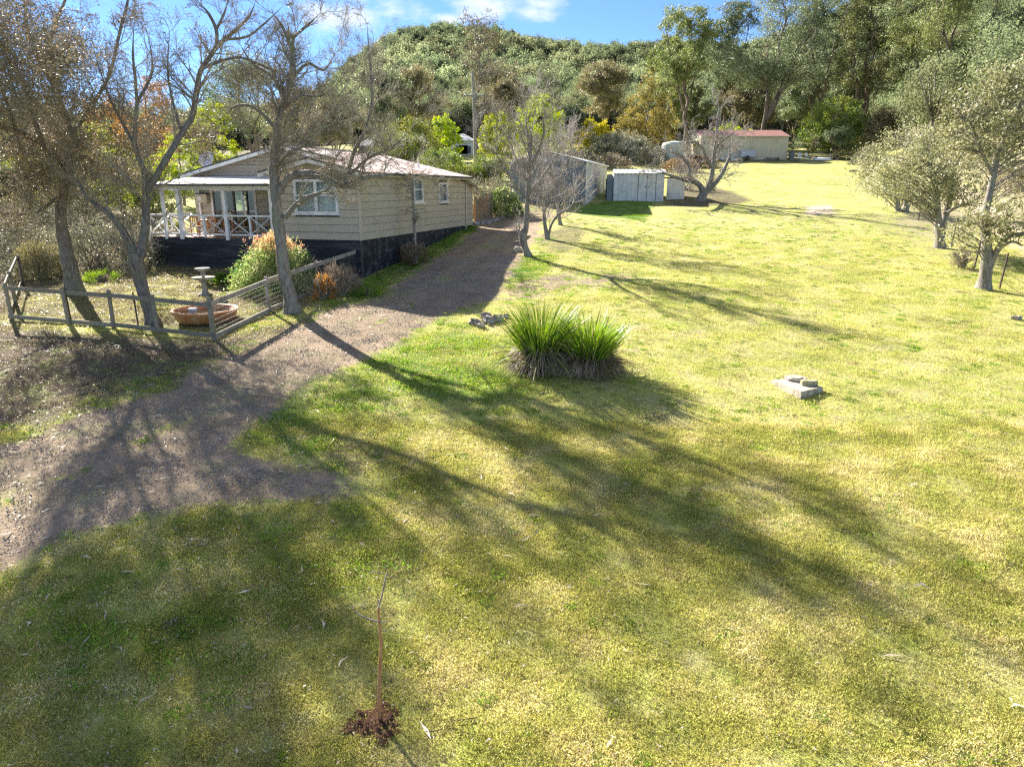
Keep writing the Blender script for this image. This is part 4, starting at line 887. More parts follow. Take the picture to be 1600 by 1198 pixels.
# neighbouring houses and pole
def far_house(name, px0, px1, pyb, Y, label, wallm, roofm, hw=2.6, roofh=1.7, dd=8):
    a = U(px0, pyb, Y); b_ = U(px1, pyb, Y); g_ = float(min(T(a[0], Y), T(b_[0], Y))); zb = max(a[2], g_+2.0)
    d = empty(name, ((a[0]+b_[0])/2, Y, g_-.1), label, "house"); W = (b_[0]-a[0])/2; H1 = zb-g_
    MB().box(-W, W, 0, dd, 0, H1).build("wall", M[wallm], d)
    b = MB(); e = .4; P = [(-W-e, -e, H1), (W+e, -e, H1), (W+e, dd+e, H1), (-W-e, dd+e, H1)]; q = [(-W+2, dd/2, H1+roofh), (W-2, dd/2, H1+roofh)]
    b.poly([P[0], P[1], q[1], q[0]]); b.poly([P[1], P[2], q[1]]); b.poly([P[2], P[3], q[0], q[1]]); b.poly([P[3], P[0], q[0]]); b.build("roof", M[roofm], d)
    for x in np.linspace(-W+1, W-1.5, 3):
        w = MB().box(x, x+1.2, -.05, -.01, H1-1.7, H1-.6).build("window", M['white'], d); MB().box(x+.08, x+1.12, -.08, -.052, H1-1.62, H1-.68).build("pane", M['gutter'], w)
far_house("neighbour_house", 560, 682, 233, 88, "dark blue-grey roofed house half hidden behind the bare tree", 'slate', 'steel', roofh=1.9)
far_house("neighbour_house", 700, 740, 222, 100, "pale roofed neighbouring building between green trees left of the power pole", 'cream', 'whiteroof', roofh=1.1, dd=6)
q = U(742, 210, 78); gz = float(T(q[0], 78)); top = U(739, 112, 78)
d = empty("power_pole", (q[0], 78, gz), "tall grey timber power pole beyond the house", "power pole")
MB().tube([(0, 0, -.2), (0, 0, (top[2]-gz)*.5), (-.15, 0, top[2]-gz)], [.2, .17, .13], 10).build("pole", M['palebark'], d)
hh = top[2]-gz; ca = MB().box(-1.1, .9, -.07, .07, hh-2.4, hh-2.26).build("crossarm", M['oldwood'], d)
for x in (-1.0, -.4, .4, .8): MB().lathe([(.05, 0), (.06, .08), (.03, .16), (.001, .18)], 8, (x, 0, hh-2.26)).build("insulator", M['white'], ca)

# ---------------------------------------------------------------- fences
def gz(p, dz=0): return Vector((p[0], p[1], float(T(p[0], p[1]))+dz))
ff = empty("post_and_rail_fence", G(17, 500), "weathered low timber fence round the front garden", "fence")
FB = Vector(ff.location)
Fpt = {k: G(*v) for k, v in dict(A=(19, 499), B=(108, 507), C=(178, 512), D=(248, 521), E=(334, 530), F=(421, 487), Gp=(499, 456), Hp=(563, 430), I=(26, 478), J=(37, 447)).items()}
for k, q in Fpt.items():
    w = .075 if k != 'E' else .09
    MB().bar(gz(q, -.25)-FB, gz(q, 1.2 if k not in 'E' else 1.28)-FB+Vector((random.uniform(-.05, .03), 0, 0)), w*1.3, w, (0, 1, 0)).build("fence_post", M['oldwood' if k not in ('Hp', 'F') else 'railwood'], ff)
def rail(a, b, z, m, off=-.06, h=.13):
    pa = gz(Fpt[a], z)-FB; pb = gz(Fpt[b], z+random.uniform(-.02, .02))-FB; d_ = (pb-pa).normalized(); n_ = Vector((d_.y, -d_.x, 0))
    if n_.y > 0: n_ = -n_
    MB().bar(pa+n_*.07-d_*.05, pb+n_*.07+d_*.05, .04, h).build("rail", M[m], ff)
for a, b in (('A', 'C'), ('C', 'E')): rail(a, b, 1.05, 'oldwood'); rail(a, b, .12, 'oldwood')
for a, b in (('E', 'F'), ('F', 'Gp'), ('Gp', 'Hp')): rail(a, b, 1.08, 'railwood', h=.15); rail(a, b, .10, 'railwood', h=.14)
for a, b in (('A', 'I'), ('I', 'J')): rail(a, b, 1.05, 'railwood'); rail(a, b, .12, 'oldwood')
wires = MB()
for a, b in (('E', 'F'), ('F', 'Gp'), ('Gp', 'Hp')):
    for z in (.25, .4, .55, .7, .85, .95): wires.bar(gz(Fpt[a], z)-FB, gz(Fpt[b], z)-FB, .006, .006)
    A_, B_ = gz(Fpt[a])-FB, gz(Fpt[b])-FB
    for i in range(1, 22): P0 = A_.lerp(B_, i/22); wires.bar(P0+Vector((0, 0, .15)), P0+Vector((0, 0, .98)), .005, .005)
wires.build("wire_netting", M['steel'], ff)
for px, py in ((112, 506), (217, 513), (38, 449)):
    q = G(px, py); MB().bar(gz(q, -.1)-FB, gz(q, 1.15)-FB+Vector((-.03, 0, 0)), .035, .035, (0, 1, 0)).build("steel_picket", M['rust'], ff)
wf = empty("wire_fence", G(1561, 452), "rusty star picket and wire fence along the right edge of the lawn", "fence"); WB = Vector(wf.location)
PK = [G(*q) for q in ((1640, 500), (1561, 452), (1522, 419), (1486, 385), (1459, 365), (1435, 344), (1408, 322), (1384, 303), (1366, 290), (1350, 279))]
for i, q in enumerate(PK):
    MB().bar(gz(q, -.1)-WB, gz(q, 1.35)-WB+Vector((.13 if i != 5 else .05, .05, 0)), .05, .05, (0, 1, 0)).build("picket", M['rust'], wf)
MB().bar(gz(PK[3], 0)-WB+Vector((-.2, 0, .6)), gz(PK[3], .0)-WB+Vector((.6, -.6, 0)), .05, .05).build("stay", M['rust'], wf); MB().bar(gz(PK[6], 0)-WB+Vector((0, 0, 0)), gz(PK[6], 1.5)-WB+Vector((.7, 0, 0)), .06, .06).build("stay", M['rust'], wf)
wm = MB()
for i in range(len(PK)-1):
    for z in (.3, .65, 1.0, 1.25): wm.bar(gz(PK[i], z)-WB+Vector((.13*z/1.35, 0, 0)), gz(PK[i+1], z)-WB+Vector((.13*z/1.35, 0, 0)), .008, .008)
wm.build("wire", M['rust'], wf)
p0 = G(742, 351); p1 = G(768, 342)
pf = empty("paling_fence", p0, "brown upright paling fence at the back corner of the house", "fence"); PB = Vector(p0)
for i in range(22):
    t = i/21; q = Vector(p0).lerp(Vector(p1), t); q.z = float(T(q.x, q.y)); MB().bar(q-PB-Vector((0, 0, .1)), q-PB+Vector((random.uniform(-.04, .04), 0, random.uniform(1.35, 1.75))), .10, .02, (0, 1, 0)).build("paling", M['orange' if i % 4 == 0 else 'oldwood'], pf)
for z in (.35, 1.2): MB().bar(gz(p0, z)-PB+Vector((0, .05, 0)), gz(p1, z)-PB+Vector((0, .05, 0)), .05, .08).build("rail", M['oldwood'], pf)
# fence line behind the far shed
bf = empty("rear_fence", at_far(1240, -7), "thin post and wire fence behind the far shed", "fence"); BB = Vector(bf.location)
for i, px in enumerate((1236, 1262, 1283, 1310, 1336)):
    q = Vector(at_far(px, -7)); MB().bar(q-BB, q-BB+Vector((0, 0, 1.2)), .08, .08, (0, 1, 0)).build("fence_post", M['oldwood'], bf)
a = Vector(at_far(1236, -7)); b_ = Vector(at_far(1336, -7)); w = MB()
for z in (.4, .8, 1.1): w.bar(a-BB+Vector((0, 0, z)), b_-BB+Vector((0, 0, z)), .03, .03)
w.build("wire", M['rust'], bf)

# ---------------------------------------------------------------- garden and lawn objects
q = G(323, 500)
d = empty("stock_trough", q, "round orange water trough standing in the fenced front garden", "trough")
MB().lathe([(0.001, .02), (.88, .02), (.98, .30), (1.02, .31), (1.03, .37), (.99, .38), (.95, .34), (.86, .10), (0.001, .10)], 40).build("tub", M['terracotta'], d, smooth=True)
MB().lathe([(0.001, .24), (.92, .24)], 40).build("water", M['water'], d); MB().box(-.75, -.5, .35, .55, .22, .32).build("float_cover", M['white'], d, bevel=.02)
q = G(321, 462)
d = empty("birdbath", q, "two tiered weathered stone birdbath behind the trough", "birdbath")
MB().lathe([(.001, 0), (.26, 0), (.26, .06), (.16, .10), (.10, .20), (.09, .42), (.12, .50), (.07, .54)], 20).build("pedestal", M['stone'], d, smooth=True)
MB().lathe([(.07, .54), (.2, .57), (.39, .64), (.42, .69), (.38, .70), (.2, .63), (.07, .62)], 28).build("lower_bowl", M['stone'], d, smooth=True)
MB().lathe([(.07, .62), (.055, .75), (.10, .82), (.06, .88), (.14, .92), (.26, .98), (.28, 1.02), (.25, 1.03), (.1, .97), (.001, .96)], 24).build("upper_bowl", M['stone'], d, smooth=True)
# septic slab
c = G(1246, 604); sp = empty("concrete_slab", c, "square concrete tank cover set in the lawn with round lid", "concrete slab"); CB = Vector(c)
cor = [G(1204, 599), G(1250, 624), G(1283, 613), G(1242, 592)]; r = rs(4)
ring = []
for i in range(4):
    a, b_ = Vector(cor[i]), Vector(cor[(i+1) % 4])
    for t in (0, .25, .5, .75): ring.append(a.lerp(b_, t)-CB+Vector(r.normal(0, .015, 3)*np.array((1, 1, 0))))
b = MB(); top_ = [(v.x, v.y, .10) for v in ring]; bot_ = [(v.x*1.03, v.y*1.03, -.12) for v in ring]; b.poly(top_)
for i in range(16): b.quad(bot_[i], bot_[(i+1) % 16], top_[(i+1) % 16], top_[i])
b.build("slab", M['concrete'], sp)
lc = Vector(G(1243, 597))-CB; MB().lathe([(.001, .16), (.19, .165), (.25, .17), (.27, .16), (.27, .10), (.22, .10)], 24, (lc.x, lc.y, .0)).build("lid_ring", M['rock'], sp); MB().lathe([(.001, .19), (.17, .19), (.18, .168)], 20, (lc.x-.03, lc.y, 0)).build("lid", M['concrete'], sp)
q = Vector(G(1263, 609)); o = MB().box(-.19, .19, -.09, .09, 0, .17).build("paving_block", M['moss'], None, (q.x, q.y, q.z+.08), bevel=.02); o.rotation_euler = (.02, .0, -.08); tag(o, "mossy concrete block lying on the front of the slab", "concrete block")
def rock(name, p, s, seed, label, cat="rock", m='rock', group=None, par=None):
    r = rs(seed); bm_v = []; n1, n2 = 7, 10; b = MB()
    for i in range(n1):
        th_ = pi*i/(n1-1)
        for k in range(n2):
            ph = 2*pi*k/n2; rr = 1+.22*r.randn() if 0 < i < n1-1 else 1; b.v.append((s[0]*rr*sin(th_)*cos(ph), s[1]*rr*sin(th_)*sin(ph), s[2]*(.4+rr*cos(th_)*.8)))
    for i in range(n1-1):
        for k in range(n2): b.f.append((i*n2+k, (i+1)*n2+k, (i+1)*n2+(k+1) % n2, i*n2+(k+1) % n2))
    o = b.build(name, M[m], None, tuple(p)); return tag(o, label, cat, group)
r = rs(21); cp = G(763, 508)
labs = ["left", "front left", "middle", "back", "right", "far right"]
for i, (px, py, s_) in enumerate(((742, 507, .2), (752, 512, .17), (763, 505, .24), (760, 497, .2), (778, 502, .22), (790, 497, .16))):
    rock("rock", G(px, py), (s_, s_*.8, s_*.8), 40+i, f"{labs[i]} rock of the small rubble heap left of the strap-leaf clumps", group="rocks in the lawn heap")
dp = MB(); dp.tube([(.42, 13.3, FL+2.72), (.07, 13.3, FL+2.5), (.07, 13.3, FL-.2)], .04, 8); dp.build("downpipe", M['trim'], house)
rock("rock", G(810, 393), (.22, .2, .2), 60, "rounded tan rock at the foot of the twisted bare tree", m='concrete')
for i, (px, py, s_) in enumerate(((743, 352, .3), (752, 350, .25), (762, 349, .28), (773, 346, .25), (784, 342, .22), (795, 338, .22))):
    rock("rock", G(px, py), (s_*1.1, s_*.8, s_*.7), 70+i, ["largest grey rock beside the house corner", "second rock from the house corner", "third rock from the house corner on the gravel edge", "fourth rock from the house corner, under the hedge", "fifth small rock in front of the hedge", "last small rock of the row at the right end of the hedge"][i], group="rocks edging the end of the driveway")
rock("rock", G(1588, 499), (.16, .12, .1), 90, "small dark stone on the lawn at the far right edge", m='rock')
rock("log", G(1335, 268), (.55, .16, .14), 91, "pale short log on the upper lawn by the right trees", cat="log", m='palebark')
# sapling
c = G(593, 1126); sap = empty("young_sapling", c, "slender leafless sapling planted in a dug patch in the front lawn", "sapling")
dY = c[1]
def UU(px, py, dy=0): return U(px, py, dY+dy)
pth = [UU(593, 1128), UU(592, 1085), UU(594, 1040), UU(595, 1000), UU(592, 965, .02), UU(591, 938, .03)]
P_, W_ = smooth_path(pth, [.025, .021, .019, .016, .014, .011]); v, f = tubes((P_-c)[None], W_[None], 9); mobj("trunk", quadmesh("sap_trunk", v, f, True), M['leanbark'], sap)
for pp, w0 in (([(591, 950), (598, 925), (602, 905), (606, 893)], .010), ([(592, 971), (575, 966), (558, 958), (549, 945)], .009), ([(591, 940), (589, 932)], .005), ([(594, 972), (606, 970)], .007), ([(604, 896), (612, 902), (622, 904)], .005), ([(604, 897), (588, 893), (576, 896)], .005)):
    P_, W_ = smooth_path([UU(*q) for q in pp], [w0]*(len(pp)-1)+[w0*.5]); v, f = tubes((P_-c)[None], W_[None], 5); mobj("branch", quadmesh("sap_branch", v, f), M['palebark'], sap)
r = rs(31); b = MB(); mc = G(586, 1130); n = 26
me_pts = []
for i in range(n+1):
    for k in range(n+1):
        x = (i/n-.5)*.80; y = (k/n-.5)*.72; rr = math.hypot(x/.31, y/.27)+.18*sin(3*math.atan2(y, x)+1)+.1*sin(7*math.atan2(y, x)); h_ = max(-.03, .03*(1-rr**3)+(.02*r.randn() if rr < 1.05 else 0)); me_pts.append((x, y, h_+float(T(mc[0]+x, mc[1]+y))-mc[2]+.005))
V_ = np.array(me_pts); ii = np.arange(n*(n+1)).reshape(n, n+1)[:, :-1].ravel(); o = mobj("dug_earth", quadmesh("dug_earth", V_, np.stack([ii, ii+n+1, ii+n+2, ii+1], -1)), M['mulch'], None, mc); tag(o, "patch of freshly dug red-brown earth round the sapling", "soil", kind='stuff')
c = G(700, 1128); fb = empty("fallen_branch", c, "thin yellow-green fallen branch on the lawn right of the sapling", "branch")
for pp, w0 in (([(664, 1146), (690, 1142), (700, 1130), (712, 1128), (745, 1124)], .008), ([(700, 1130), (708, 1122), (722, 1120)], .005), ([(700, 1136), (730, 1148), (760, 1152)], .005)):
    P_, W_ = smooth_path([np.array(G(*q))+np.array((0, 0, .03)) for q in pp], [w0]*len(pp)); v, f = tubes((P_-c)[None], W_[None], 6); mobj("stem", quadmesh("fallen_stem", v, f), M['olive'], fb)
# strap-leaved clumps
def strap_clump(c, rad, h, n, nd_, seed, label):
    r = rs(seed); root = empty("flax_clump", c, label, "flax plant", "strap-leaved clumps in the lawn")
    def blades(n, base_r, L, spread, curl, w, m, nm, z0=0):
        a = r.uniform(0, 2*pi, n); br = np.sqrt(r.uniform(0, 1, n))*base_r; S = np.stack([br*np.cos(a), br*np.sin(a), r.uniform(0, 1, n)*z0], -1); lean = spread*(.15+br/base_r)*r.uniform(.6, 1.3, n); a2 = a+r.normal(0, .35, n)
        D = np.stack([np.cos(a2)*lean, np.sin(a2)*lean, np.ones(n)], -1); Ln = L*r.uniform(.65, 1.15, n); d_ = norm(D); pts = [S]; out = np.stack([np.cos(a2), np.sin(a2), np.zeros(n)], -1)
        for i in range(6):
            d_ = norm(d_+out*curl*.25*(i+1)/3-np.array((0, 0, 1.))*curl*.28*(i+1)/2*r.uniform(.3, 1.6, (n, 1))); pts.append(pts[-1]+d_*(Ln/6)[:, None])
        P = np.stack(pts, 1); P[..., 2] = np.maximum(P[..., 2], .02+r.uniform(0, .05, (n, 1))); side = norm(np.cross(norm(P[:, 3]-P[:, 0]), r.normal(0, .6, (n, 3))+out))[:, None]; ww = w*np.array([.8, 1, 1, .9, .7, .45, .06])[None, :, None]
        V = np.stack([P-side*ww/2, P+side*ww/2], 2).reshape(-1, 3); i = np.arange(6)[None]*2+np.arange(n)[:, None]*14; Fq = np.stack([i, i+1, i+3, i+2], -1).reshape(-1, 4); mobj(nm, quadmesh(nm, V, Fq), M[m], root)
    blades(n, rad*.6, h, .40, .17, .036, 'flax', "green_leaves"); blades(nd_, rad*.75, h*.50, .85, 1.25, .02, 'deadblade', "dead_leaves", .3); blades(nd_//2, rad*.6, h*.5, .6, 1.4, .02, 'deadblade', "dead_leaves", .5); blades(170, rad*.6, h*1.0, .9, .8, .026, 'olive', "drooping_leaves"); blades(120, rad*.5, h*.95, .45, .25, .018, 'deadblade', "dead_upright_leaves"); blades(260, rad*1.0, h*.28, 1.6, .8, .02, 'deadblade', "fallen_leaves")
    blades(14, rad*.4, h*1.22, .3, .05, .006, 'deadblade', "flower_stalks")
strap_clump(G(844, 576), .46, 1.75, 560, 1000, 51, "taller left strap-leaved plant with bright green upright leaves")
strap_clump(G(921, 580), .54, 1.55, 620, 1200, 52, "wider right strap-leaved plant with brown dead skirt")

# ---------------------------------------------------------------- near bare trees
def path(base_px, pts, dy0=0):
    """hand-laid limb: (px, py, forward offset in metres) measured at the tree's own distance"""
    b = G(*base_px); return [U(px, py, b[1]+dy) for px, py, dy in pts]
def wpx(base_px, ws): t = depth(G(*base_px)); return [w*t/FPX/2 for w in ws]
def limb(bp, pts, ws): return (path(bp, pts), wpx(bp, ws))
B1 = (118, 458)
_r = rs(61); T1_BLOBS = []
for cx, cy, cz, sx, sy, sz, n_ in ((-13.4, 21.3, 9.3, 1.5, 1.3, 1.1, 16), (-15.6, 19.6, 9.0, 1.6, 1.4, 1.1, 16), (-13.0, 18.8, 8.6, 1.3, 1.0, .9, 10), (-17, 22.6, 9.4, 1.6, 1.4, 1.3, 10), (-14.8, 24.8, 9.6, 2.0, 1.2, 1.5, 14), (-12.6, 25.5, 7.6, 1.6, 1.0, 1.4, 10), (-17.5, 18, 8.5, 1.6, 1.3, 1.0, 8), (-14.5, 25, 6.0, 2.2, 1.0, 1.2, 8), (-17.5, 25.5, 6.8, 1.3, 1.2, 1.0, 12), (-15.5, 26.8, 6.4, 1.3, 1.0, 1.0, 10), (-18.8, 23.6, 7.2, 1.3, 1.2, 1.0, 12), (-20.5, 22.5, 7.2, 1.5, 1.5, 1.0, 12)):
    for _ in range(n_): q_ = _r.normal(0, .8, 3); T1_BLOBS.append(((cx+q_[0]*sx, cy+q_[1]*sy, cz+q_[2]*sz), _r.uniform(.5, 1.0), int(_r.uniform(42, 100))))
bare_tree("paddock_tree", "large grey-trunked twiggy tree at the left edge behind the front fence", G(*B1), [
    limb(B1, [(118, 460, 0), (110, 420, 0), (101, 380, 0), (95, 345, 0), (97, 310, 0), (107, 275, 0), (108, 255, 0), (110, 225, .2), (104, 190, .4), (94, 160, .5)], [27, 24, 21, 18, 15, 15, 13, 12, 11, 9]),
    limb(B1, [(107, 268, 0), (86, 242, -.6), (58, 220, -1.4), (26, 204, -2.4), (-20, 190, -3.4), (-80, 160, -4.6), (-150, 120, -6), (-210, 70, -7)], [11, 10, 9, 9, 8, 7, 6, 4]),
    limb(B1, [(70, 228, -1.0), (50, 180, -1.2), (30, 120, -1.6), (-10, 50, -2), (-40, -40, -2.4)], [7, 6, 5, 4, 3]),
    limb(B1, [(94, 160, .5), (76, 120, .3), (58, 90, .1), (42, 40, 0), (38, -10, 0), (30, -70, 0)], [8, 7, 6, 5, 4, 3]),
    limb(B1, [(100, 180, .5), (80, 90, 1), (84, 40, 1.2), (104, -5, 1.5), (120, -80, 1.8)], [7, 6, 5, 4, 3]),
    limb(B1, [(108, 255, 0), (135, 246, .3), (150, 262, .5), (172, 272, .6), (185, 258, .8), (204, 245, 1.0)], [8, 7, 6, 5, 5, 4]),
    limb(B1, [(110, 215, .2), (140, 170, .8), (170, 120, 1.2), (185, 60, 1.6), (200, 0, 2), (210, -60, 2)], [7, 6, 5, 5, 4, 3]),
    limb(B1, [(100, 300, 0), (60, 330, -.6), (20, 335, -1), (-40, 320, -1.6)], [6, 6, 5, 4]),
    limb(B1, [(60, 240, -.8), (10, 238, -1.6), (-60, 240, -2.4)], [6, 5, 4]),
    limb(B1, [(-80, 160, -4.6), (-110, 80, -4), (-130, 0, -3.5), (-140, -80, -3)], [6, 5, 4, 3]),
    limb(B1, [(26, 204, -2.4), (0, 130, -4), (-30, 60, -5.5), (-60, -10, -7)], [6, 5, 4, 3]),
    limb(B1, [(-80, 160, -4.6), (-60, 90, -6.5), (-40, 30, -8.5)], [5, 4, 3]),
], 11, L1=2.0, k1=14, k2=8, k3=6, barkm='darkbark', pods=.9, podsize=.075, tr=.006, up=.02, ztop=11.0, wsc=.9, extra=T1_BLOBS)
B2 = (240, 508)
bare_tree("forked_tree", "multi-stemmed dark trunked tree behind the fence with a limb sweeping over the verandah", G(*B2), [
    limb(B2, [(240, 512, 0), (232, 480, 0), (222, 450, 0), (216, 420, 0), (212, 395, 0)], [27, 24, 24, 26, 30]),
    limb(B2, [(212, 400, 0), (200, 375, .1), (186, 352, .2), (168, 332, .4), (152, 322, .6), (130, 300, .9), (118, 270, 1.2)], [18, 15, 13, 11, 9, 7, 5]),
    limb(B2, [(220, 400, 0), (226, 360, 0), (228, 330, 0), (229, 300, 0), (226, 270, .1), (216, 245, .2), (210, 215, .3), (214, 160, .4), (208, 90, .4), (209, 40, .4)], [20, 16, 14, 12, 10, 9, 8, 6, 4, 3]),
    limb(B2, [(230, 300, 0), (246, 272, -.1), (264, 242, .1), (284, 208, .6), (300, 182, .9), (306, 150, 1.3), (313, 112, 1.8), (326, 92, 2.0), (340, 72, 2.3), (365, 50, 2.6), (388, 28, 2.9), (398, 6, 3.1)], [14, 12, 12, 11, 11, 11, 10, 9, 9, 7, 6, 4]),
    limb(B2, [(338, 74, 2.3), (338, 48, 2.6), (326, 22, 2.8), (310, 4, 3.0)], [8, 7, 6, 4]),
    limb(B2, [(338, 46, 2.6), (350, 22, 2.8), (358, -5, 3.0)], [6, 5, 3]),
    limb(B2, [(318, 106, 1.85), (350, 94, 1.9), (375, 90, 2), (400, 99, 2.1), (430, 112, 2.2), (452, 122, 2.3)], [7, 6, 5, 5, 4, 3]),
    limb(B2, [(350, 62, 2.4), (385, 58, 2.6), (410, 40, 2.8), (440, 12, 3)], [6, 5, 4, 3]),
    limb(B2, [(212, 230, .3), (190, 190, .8), (170, 150, 1.3), (150, 90, 1.8)], [7, 6, 5, 3]),
    limb(B2, [(284, 208, .6), (270, 160, 1), (262, 110, 1.4), (265, 50, 1.8)], [6, 5, 4, 3]),
    limb(B2, [(214, 160, .4), (238, 110, 1.2), (230, 50, 2)], [6, 5, 3]),
], 12, L1=1.6, k1=14, k2=8, k3=8, barkm='darkbark', pods=.25, podsize=.065, tr=.004, up=.03, ztop=10.2, wsc=.78)
B3 = (458, 488)
bare_tree("leafless_tree", "leafless grey tree in front of the house beside the sloping fence rail", G(*B3), [
    limb(B3, [(458, 490, 0), (452, 460, 0), (444, 425, 0), (440, 390, 0), (436, 355, 0), (432, 320, 0), (429, 285, 0), (429, 245, 0), (431, 215, 0), (437, 180, 0), (446, 150, 0), (455, 125, 0), (457, 95, 0), (457, 70, 0), (463, 50, 0)], [26, 23, 22, 20, 19, 17, 16, 14, 12, 11, 11, 9, 8, 6, 4]),
    limb(B3, [(437, 300, 0), (446, 284, -.2), (462, 273, -.4), (485, 272, -.6), (505, 278, -.7), (530, 290, -.8), (552, 289, -.9), (572, 277, -1), (600, 275, -1.1), (628, 268, -1.2)], [13, 12, 12, 12, 10, 9, 8, 7, 5, 3]),
    limb(B3, [(538, 289, -.8), (546, 262, -.6), (554, 236, -.5), (572, 200, -.4), (581, 160, -.3), (580, 120, -.2), (576, 75, -.1), (574, 40, 0)], [7, 6, 6, 5, 5, 4, 3, 2]),
    limb(B3, [(446, 340, 0), (462, 320, -.3), (482, 308, -.5), (505, 300, -.7), (522, 288, -.8)], [9, 8, 7, 6, 4]),
    limb(B3, [(545, 275, -.6), (575, 248, -1), (610, 232, -1.3), (640, 205, -1.5)], [5, 4, 3, 2]),
    limb(B3, [(432, 230, 0), (455, 215, .8), (490, 205, 1.5), (530, 190, 2)], [7, 6, 5, 3]),
    limb(B3, [(430, 200, 0), (400, 170, .6), (370, 165, 1.2), (345, 185, 1.6)], [6, 5, 4, 3]),
    limb(B3, [(446, 150, 0), (425, 120, .2), (395, 100, .4), (375, 70, .5)], [6, 5, 4, 3]),
    limb(B3, [(455, 125, 0), (480, 100, .3), (505, 110, .6), (520, 90, .8)], [6, 5, 4, 3]),
    limb(B3, [(457, 60, 0), (480, 40, -.3), (500, 22, -.5)], [5, 4, 2]),
    limb(B3, [(457, 80, 0), (440, 40, -.5), (424, 20, -1)], [5, 4, 2]),
    limb(B3, [(430, 260, 0), (450, 240, -1.2), (475, 225, -2), (500, 180, -2.6)], [6, 5, 4, 3]),
    limb(B3, [(438, 170, 0), (470, 150, -1), (500, 150, -1.8), (530, 130, -2.2)], [5, 4, 3, 2]),
], 13, L1=1.45, k1=15, k2=9, k3=8, barkm='bark', pods=.12, podsize=.06, tr=.0042, up=.04, ztop=10.4, wsc=.9, podm='olive')
B4 = (824, 401)
bare_tree("twisted_bare_tree", "pale bare tree with twisted base beside the right edge of the driveway", G(*B4), [
    limb(B4, [(826, 402, 0), (820, 385, 0), (818, 370, 0), (822, 355, 0), (823, 330, 0), (825, 300, 0), (826, 270, 0), (828, 240, 0), (830, 212, 0)], [15, 13, 13, 11, 10, 9, 9, 8, 6]),
    limb(B4, [(816, 385, 0), (814, 370, 0), (817, 358, 0)], [8, 8, 6]),
    limb(B4, [(826, 290, 0), (812, 262, .5), (800, 232, 1), (792, 205, 1.2)], [6, 5, 4, 3]),
    limb(B4, [(827, 262, 0), (842, 235, -.4), (850, 205, -.8), (846, 180, -1)], [6, 5, 4, 3]),
    limb(B4, [(824, 310, 0), (805, 290, -.5), (785, 255, -1), (770, 235, -1)], [6, 5, 4, 3]),
    limb(B4, [(826, 300, 0), (845, 280, .6), (865, 250, 1), (880, 225, 1.4)], [5, 5, 4, 3]),
    limb(B4, [(829, 225, 0), (822, 195, .3), (825, 170, .4)], [5, 4, 3]),
], 14, L1=1.5, k1=16, k2=7, k3=5, barkm='bark', twigm='lilactwig', tr=.007, up=.07, wsc=.78, wander=.12)
B5 = (852, 374)
bare_tree("whippy_bare_tree", "pale whippy multi-stemmed bare tree behind the twisted one", G(*B5), [
    limb(B5, [(856, 375, 0), (852, 355, 0), (850, 335, 0), (850, 310, 0)], [9, 8, 7, 6]),
    limb(B5, [(856, 372, 0), (862, 350, 0), (874, 335, 0), (890, 325, 0), (905, 305, 0)], [6, 5, 5, 4, 3]),
    limb(B5, [(851, 330, 0), (862, 300, 0), (880, 270, 0), (892, 240, 0)], [5, 4, 4, 3]),
    limb(B5, [(850, 320, 0), (840, 290, .5), (845, 255, .8), (860, 225, 1)], [5, 4, 3, 3]),
], 15, L1=1.6, k1=13, k2=7, k3=5, barkm='bark', twigm='lilactwig', tr=.008, up=.09, wsc=.78, wander=.1, group=None)
B6 = (874, 352)
bare_tree("small_bare_tree", "small pale bare tree nearest the garage front wall", G(*B6), [
    limb(B6, [(876, 353, 0), (874, 340, 0), (872, 320, 0), (868, 295, 0)], [8, 7, 6, 4]),
    limb(B6, [(873, 330, 0), (884, 310, 0), (896, 285, 0)], [5, 4, 3]), limb(B6, [(872, 322, 0), (860, 300, .4), (852, 280, .6)], [4, 4, 3]),
], 16, L1=1.5, k1=12, k2=6, k3=5, barkm='bark', twigm='lilactwig', tr=.008, up=.08, wsc=.78)
B7 = (1098, 314)
bare_tree("old_fruit_tree", "old spreading bare fruit tree beside the garden shed", G(*B7), [
    limb(B7, [(1094, 316, 0), (1098, 305, 0), (1103, 296, 0)], [15, 13, 12]),
    limb(B7, [(1100, 302, 0), (1092, 288, 0), (1082, 283, 0), (1078, 270, 0), (1076, 258, 0), (1064, 244, 0), (1050, 238, 0)], [9, 8, 7, 6, 5, 5, 3]),
    limb(B7, [(1103, 298, 0), (1110, 282, 0), (1114, 262, 0), (1116, 240, 0), (1120, 215, 0), (1121, 190, 0), (1124, 170, 0)], [8, 7, 7, 6, 5, 4, 3]),
    limb(B7, [(1104, 299, 0), (1118, 286, 0), (1128, 272, .3), (1136, 255, .6), (1142, 240, .8)], [8, 7, 6, 5, 3]),
    limb(B7, [(1114, 262, 0), (1104, 248, -.5), (1098, 232, -1), (1086, 222, -1.2)], [6, 5, 4, 3]),
    limb(B7, [(1082, 283, 0), (1070, 282, -1), (1052, 276, -1.6), (1035, 270, -2)], [5, 4, 4, 3]),
    limb(B7, [(1118, 230, 0), (1136, 215, .5), (1150, 205, .8)], [4, 3, 2]),
], 17, L1=1.5, k1=12, k2=6, k3=5, barkm='bark', twigm='lilactwig', tr=.011, up=.02, pods=.15, podsize=.12)
B8 = (648, 412)
